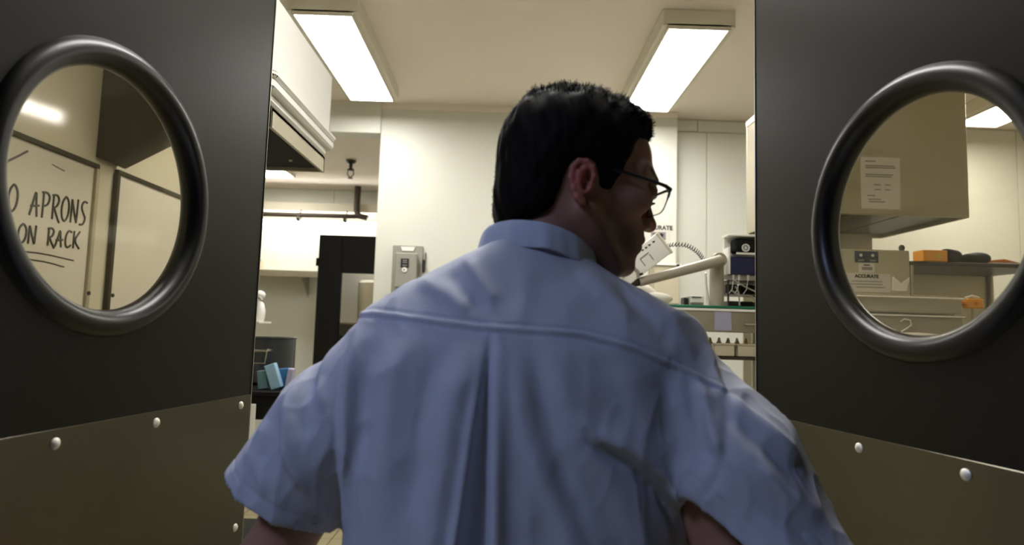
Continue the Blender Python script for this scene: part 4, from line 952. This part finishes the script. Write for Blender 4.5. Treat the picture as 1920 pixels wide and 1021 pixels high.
sl = chain(P, [(-.145, .85, 1.345), (-.222, .86, 1.262), (-.318, .88, 1.122)], [.066, .077, .080], .02)
sr = chain(P, [(.205, .85, 1.335), (.285, .81, 1.240), (.352, .775, 1.08)], [.074, .083, .092], .02)
sl = np.maximum(sl, plane(P, hemL, (-.45, .03, -.89))); sr = np.maximum(sr, plane(P, hemR, (-.63, -.05, -.77)))
F = su(F, sl, .018); F = su(F, sr, .018)
# open hems: hollow cuffs and hollow lower edge
cl = np.maximum(chain(P, [(-.222, .86, 1.262), (-.330, .88, 1.10)], [.070, .074], .02), -plane(P, hemL+np.array([.03, 0, .06]), (-.45, .03, -.89)))
cr = np.maximum(chain(P, [(.285, .81, 1.240), (.352, .775, 1.07)], [.077, .086], .02), -plane(P, hemR+np.array([.04, 0, .05]), (-.63, -.05, -.77)))
F = np.maximum(F, -cl); F = np.maximum(F, -cr)
F = np.maximum(F, -np.maximum((q-.955)*np.minimum(aa, bb), P[2]-.90))
Vs, Qs = surfnet(F, lo, h_); Vs = relax(Vs, Qs, 2); del F, q, sl, sr, cl, cr
N_ = vnorm(Vs, Qs); x, y, z = Vs.T; back = np.clip(-N_[:, 1]*1.4+.15, 0, 1)*(y < .86)
dsp = np.zeros(len(Vs))
def seg_ridge(pts, w, amp, mask=None, sharp=0, side=1, taper=True):
    # ridge (or groove) along a polyline in the (x, z) view of the back; sharp: one flank steep
    global dsp
    best = np.full(len(x), 1e9); sd = np.zeros(len(x)); tt = np.zeros(len(x)); n = len(pts)-1
    for i in range(n):
        a = np.array(pts[i]); b = np.array(pts[i+1]); e = b-a; L2 = e@e
        t = np.clip(((x-a[0])*e[0]+(z-a[1])*e[1])/L2, 0, 1); dx = x-a[0]-e[0]*t; dz = z-a[1]-e[1]*t; d = np.hypot(dx, dz)
        s_ = np.sign(e[0]*dz-e[1]*dx); m = d < best; best[m] = d[m]; sd[m] = s_[m]; tt[m] = (i+t[m])/n
    d = best*sd*side; w_ = w*(np.where(d > 0, 1.0, 1-.78*sharp))
    g = np.exp(-(d/w_)**2)*amp*1.45
    if taper: g = g*np.clip(np.sin(PI*np.clip(tt*.9+.05, 0, 1))*1.6, 0, 1)
    dsp += g*(back if mask is None else mask)
# yoke seam: overlap step with a stitched band just below it
ys = np.interp(x, [-.205, -.161, -.09, -.015, .04, .094, .15, .205, .258, .30], [1.400, 1.409, 1.402, 1.395, 1.393, 1.391, 1.378, 1.357, 1.333, 1.31])
dz = z-ys; torso_b = back*(x > -.22)*(x < .266)
dsp += torso_b*(.0022/(1+np.exp(-dz/.0009)))
dsp += torso_b*(-.0024*np.exp(-(dz/.0016)**2)+.0016*np.exp(-((dz-.0045)/.003)**2)-.0016*np.exp(-((dz-.0095)/.0013)**2))
# armhole seams
armL = [(-.175, 1.432), (-.195, 1.38), (-.200, 1.32), (-.196, 1.26), (-.197, 1.20), (-.2, 1.16)]
armR = [(.262, 1.418), (.268, 1.37), (.262, 1.31), (.250, 1.26), (.235, 1.22)]
seg_ridge(armL, .0045, -.0030, taper=False); seg_ridge([(p[0]+.010, p[1]) for p in armL], .010, .0022, taper=False)
seg_ridge(armR, .0050, -.0012, taper=False); seg_ridge([(p[0]-.009, p[1]) for p in armR], .009, .0010, taper=False)
# pleat below the yoke: a recessed strip that widens downwards, its left edge a sharp lip
pl = np.interp(z, [.80, 1.161, 1.30, 1.393], [-.062, -.041, -.026, -.0155]); pr_ = np.interp(z, [.80, 1.161, 1.30, 1.393], [-.008, -.011, -.0135, -.0145])
dep = np.interp(z, [.80, .90, 1.0, 1.16, 1.30, 1.36, 1.395, 1.41], [.0, .003, .020, .028, .017, .009, .002, 0])
inside = 1/(1+np.exp(-(x-pl)/.0012))*1/(1+np.exp((x-pr_)/.0012))
dsp += back*(-inside*dep); dsp += back*np.exp(-((x-pl+.006)/.006)**2)*dep*.25+back*np.exp(-((x-pr_-.008)/.010)**2)*dep*.45
# drape folds, from broad to fine
R_ = seg_ridge
for pts, w_, a_, sh_, sd_ in [
    ([(.105, 1.285), (.150, 1.262), (.190, 1.230), (.222, 1.195)], .020, .0095, .9, 1),
    ([(.10, 1.275), (.15, 1.247), (.19, 1.212), (.215, 1.175)], .010, -.0065, .3, 1),
    ([(.232, 1.345), (.240, 1.30), (.246, 1.262)], .009, .0055, .3, 1), ([(.222, 1.33), (.230, 1.29), (.236, 1.255)], .008, -.0035, 0, 1),
    ([(.262, 1.33), (.300, 1.300), (.345, 1.262)], .013, .0070, .7, -1), ([(.27, 1.30), (.31, 1.268), (.345, 1.24)], .011, -.0050, 0, 1),
    ([(.275, 1.385), (.305, 1.345), (.345, 1.312), (.375, 1.275)], .013, .0055, .4, 1), ([(.28, 1.26), (.32, 1.225), (.36, 1.20)], .014, .004, .4, 1),
    ([(.30, 1.21), (.345, 1.18), (.37, 1.16)], .012, -.004, 0, 1), ([(.05, 1.38), (.085, 1.30), (.14, 1.21), (.18, 1.13)], .022, .004, .3, 1),
    ([(.01, 1.37), (.03, 1.28), (.075, 1.18), (.11, 1.08)], .018, .0045, .4, 1), ([(.035, 1.37), (.058, 1.27), (.10, 1.17)], .014, -.0035, 0, 1),
    ([(-.035, 1.38), (-.055, 1.31), (-.068, 1.22), (-.075, 1.10)], .018, .0045, .3, -1), ([(-.075, 1.38), (-.095, 1.29), (-.10, 1.18)], .017, -.0045, .3, 1),
    ([(-.120, 1.385), (-.130, 1.30), (-.135, 1.18)], .018, .0045, .3, -1), ([(-.155, 1.39), (-.165, 1.32), (-.165, 1.24)], .012, -.004, .2, 1),
    ([(-.178, 1.385), (-.182, 1.32), (-.180, 1.25), (-.182, 1.17)], .012, .006, .5, -1),
    ([(-.215, 1.385), (-.225, 1.335), (-.218, 1.29)], .010, .0050, .5, 1), ([(-.232, 1.345), (-.245, 1.30), (-.232, 1.26)], .012, -.004, 0, 1),
    ([(-.250, 1.34), (-.262, 1.29), (-.250, 1.235), (-.225, 1.19)], .014, .0055, .5, 1), ([(-.29, 1.28), (-.30, 1.235), (-.275, 1.19)], .013, .0038, .2, 1),
    ([(-.050, 1.485), (-.030, 1.452), (-.012, 1.425)], .011, .0045, .5, 1), ([(-.072, 1.470), (-.048, 1.440), (-.02, 1.42)], .012, -.0038, .2, 1),
    ([(-.11, 1.455), (-.07, 1.438), (-.04, 1.418)], .012, .003, .3, 1), ([(.09, 1.475), (.125, 1.445), (.15, 1.41)], .013, .0035, .4, 1),
    ([(.135, 1.46), (.175, 1.42), (.205, 1.38)], .014, -.0035, .2, 1), ([(.16, 1.455), (.205, 1.415), (.235, 1.37)], .013, .0035, .4, 1),
    ([(.205, 1.435), (.245, 1.405), (.262, 1.36)], .011, .0040, .4, -1), ([(.02, 1.48), (.025, 1.44), (.015, 1.40)], .014, .002, .2, 1),
    ([(.14, 1.37), (.165, 1.30), (.20, 1.25)], .02, .0035, .2, 1), ([(.185, 1.36), (.205, 1.30), (.235, 1.24)], .014, -.003, .1, 1)]:
    R_(pts, w_, a_, None, sh_, sd_)
for k in range(16):
    f = 10+k*5; kv = np.random.normal(0, 1, 3)*np.array([1.0, .6, .55]); kv *= f/np.linalg.norm(kv)*1.6; dsp += np.sin(Vs@kv+np.random.rand()*6)*.010/f*.9
from mathutils import noise as mn
for sx, sy, sz, am in ((14, 14, 6, .0042), (30, 26, 16, .0020)):      # crumpled cotton: ridged noise, drawn out downwards
    r_ = np.array([1-abs(mn.noise((a*sx+c*3, b*sy, c*sz-a*2.5))) for a, b, c in Vs])
    dsp += (r_**5-.5)*am*(.45+.55*sm(np.abs(x-.02), .08, .22))*np.clip((1.50-z)/.05, 0, 1)
Vs = Vs+N_*dsp[:, None]
# hem stitching on the sleeves
for hp, hn, s in ((hemL, (-.45, .03, -.89), -1), (hemR, (-.63, -.05, -.77), 1)):
    hn = np.array(hn)/np.linalg.norm(hn); dd = (Vs-hp)@hn; m = (x*s > .20); Vs = Vs-N_*(m*(.0011*np.exp(-((dd+.022)/.0018)**2)))[:, None]
shirt = np_mesh('shirt', Vs, Qs, SHIRT, man)
# button front: a raised placket with buttons, following the chest
zs = np.arange(.84, 1.455, .02); fy = [Vs[(np.abs(Vs[:, 0]-.035) < .02) & (np.abs(Vs[:, 2]-q_) < .012)][:, 1].max() for q_ in zs]
pv = []; pq = []
for i, (q_, f_y) in enumerate(zip(zs, fy)): pv += [(.018, f_y-.004, q_), (.020, f_y+.0022, q_), (.050, f_y+.0022, q_), (.052, f_y-.004, q_)]
for i in range(len(zs)-1):
    for k in range(3): pq.append([4*i+k, 4*i+k+1, 4*i+k+5, 4*i+k+4])
np_mesh('placket', np.array(pv), np.array(pq), SHIRT, man)
for q_ in (.88, .97, 1.06, 1.15, 1.24, 1.33, 1.42):
    f_y = float(np.interp(q_, zs, fy)); m_ = MB(); m_.lathe([(0, 0), (.0055, 0), (.0058, .0012), (.0045, .0022), (.003, .0015), (0, .0015)], WHITEP, 14, Matrix.Translation((.035, f_y+.002, q_)) @ Matrix.Rotation(-PI/2, 4, 'X')); m_.build('button', WHITEP, man)
# collar: stand and fall as one folded band round the neck
nC = 96; cc = np.array([.042, .872, 0]); prof = []
def zt(a):      # height of the collar fold round the neck; a = 0 faces the camera (nape)
    return 1.535-.042*(1-math.cos(a))/2+.0-.012*math.sin(a)*1.0
Vc = []; rows = 11
for i in range(nC):
    a = -PI*.985+2*PI*.985*i/(nC-1)     # gap at the front
    dx, dy = math.sin(a), -math.cos(a); zt_ = zt(a); rx, ry = .0705, .077
    fall = .036+.016*(1-math.cos(a))/2
    pr = [(-.004, -.050), (-.003, -.025), (-.002, -.004), (.0008, .0), (.0045, -.002), (.008, -.008), (.0105, -fall*.5), (.0135, -fall*.85), (.0145, -fall), (.0130, -fall-.0005), (.008, -fall*.6)]
    wob = .0018*math.sin(a*5+1)+.0014*math.sin(a*11+.5)+.0008*math.sin(a*23)
    for k, (dr, dz_) in enumerate(pr):
        r1 = dr+wob*(k/10); Vc.append((cc[0]+dx*(rx+r1)+(-.02*0), cc[1]+dy*(ry+r1), zt_+dz_+wob*.4*(k > 6)))
Vc = np.array(Vc); Qc = []
for i in range(nC-1):
    for k in range(rows-1): Qc.append([i*rows+k, (i+1)*rows+k, (i+1)*rows+k+1, i*rows+k+1])
col_ = np_mesh('collar', Vc, np.array(Qc), SHIRT_IN, man)
md = col_.modifiers.new('thickness', 'SOLIDIFY'); md.thickness = .0012; md.offset = 0
md = col_.modifiers.new('smooth', 'SUBSURF'); md.levels = 1; md.render_levels = 1

# ---- trousers and shoes
P, lo, h_ = grid((-.26, .68, .05), (.31, 1.12, 1.03), .008)
F = su(cone(P, (-.06, .87, .93), (.10, .87, .93), .112, .112), cone(P, (-.045, .87, 1.02), (.09, .87, 1.02), .105, .105), .05)
for s in (-1, 1):
    a, b_, c = HIP[s]; F = su(F, chain(P, [a, b_, (c[0], c[1], .10)], [.098, .078, .066], .04), .03)
F = np.maximum(F, P[2]-1.01); F = np.maximum(F, .07-P[2])
v, q2 = surfnet(F, lo, h_); v = relax(v, q2, 2); n2 = vnorm(v, q2)
v = v+n2*(.0035*np.sin(v[:, 2]*70+v[:, 0]*30)*np.exp(-((v[:, 2]-.48)/.12)**2)+.003*np.sin(v[:, 2]*95+v[:, 1]*40)*(v[:, 2] < .22))[:, None]
np_mesh('trousers', v, q2, TROUS, man)
for s in (-1, 1):
    c = HIP[s][2]; P, lo, h_ = grid((c[0]-.09, c[1]-.10, -.01), (c[0]+.09, c[1]+.24, .14), .004)
    F = chain(P, [(c[0], c[1]-.03, .045), (c[0]+.006*s, c[1]+.08, .042), (c[0]+.014*s, c[1]+.165, .032)], [.040, .045, .040], .03)
    F = su(F, cone(P, (c[0], c[1]-.005, .05), (c[0], c[1], .115), .040, .042), .02); F = np.maximum(F, .001-P[2]); F = np.maximum(F, P[2]-.12)
    v, q2 = surfnet(F, lo, h_); sh = np_mesh('shoe', relax(v, q2, 1), q2, SHOE, man)
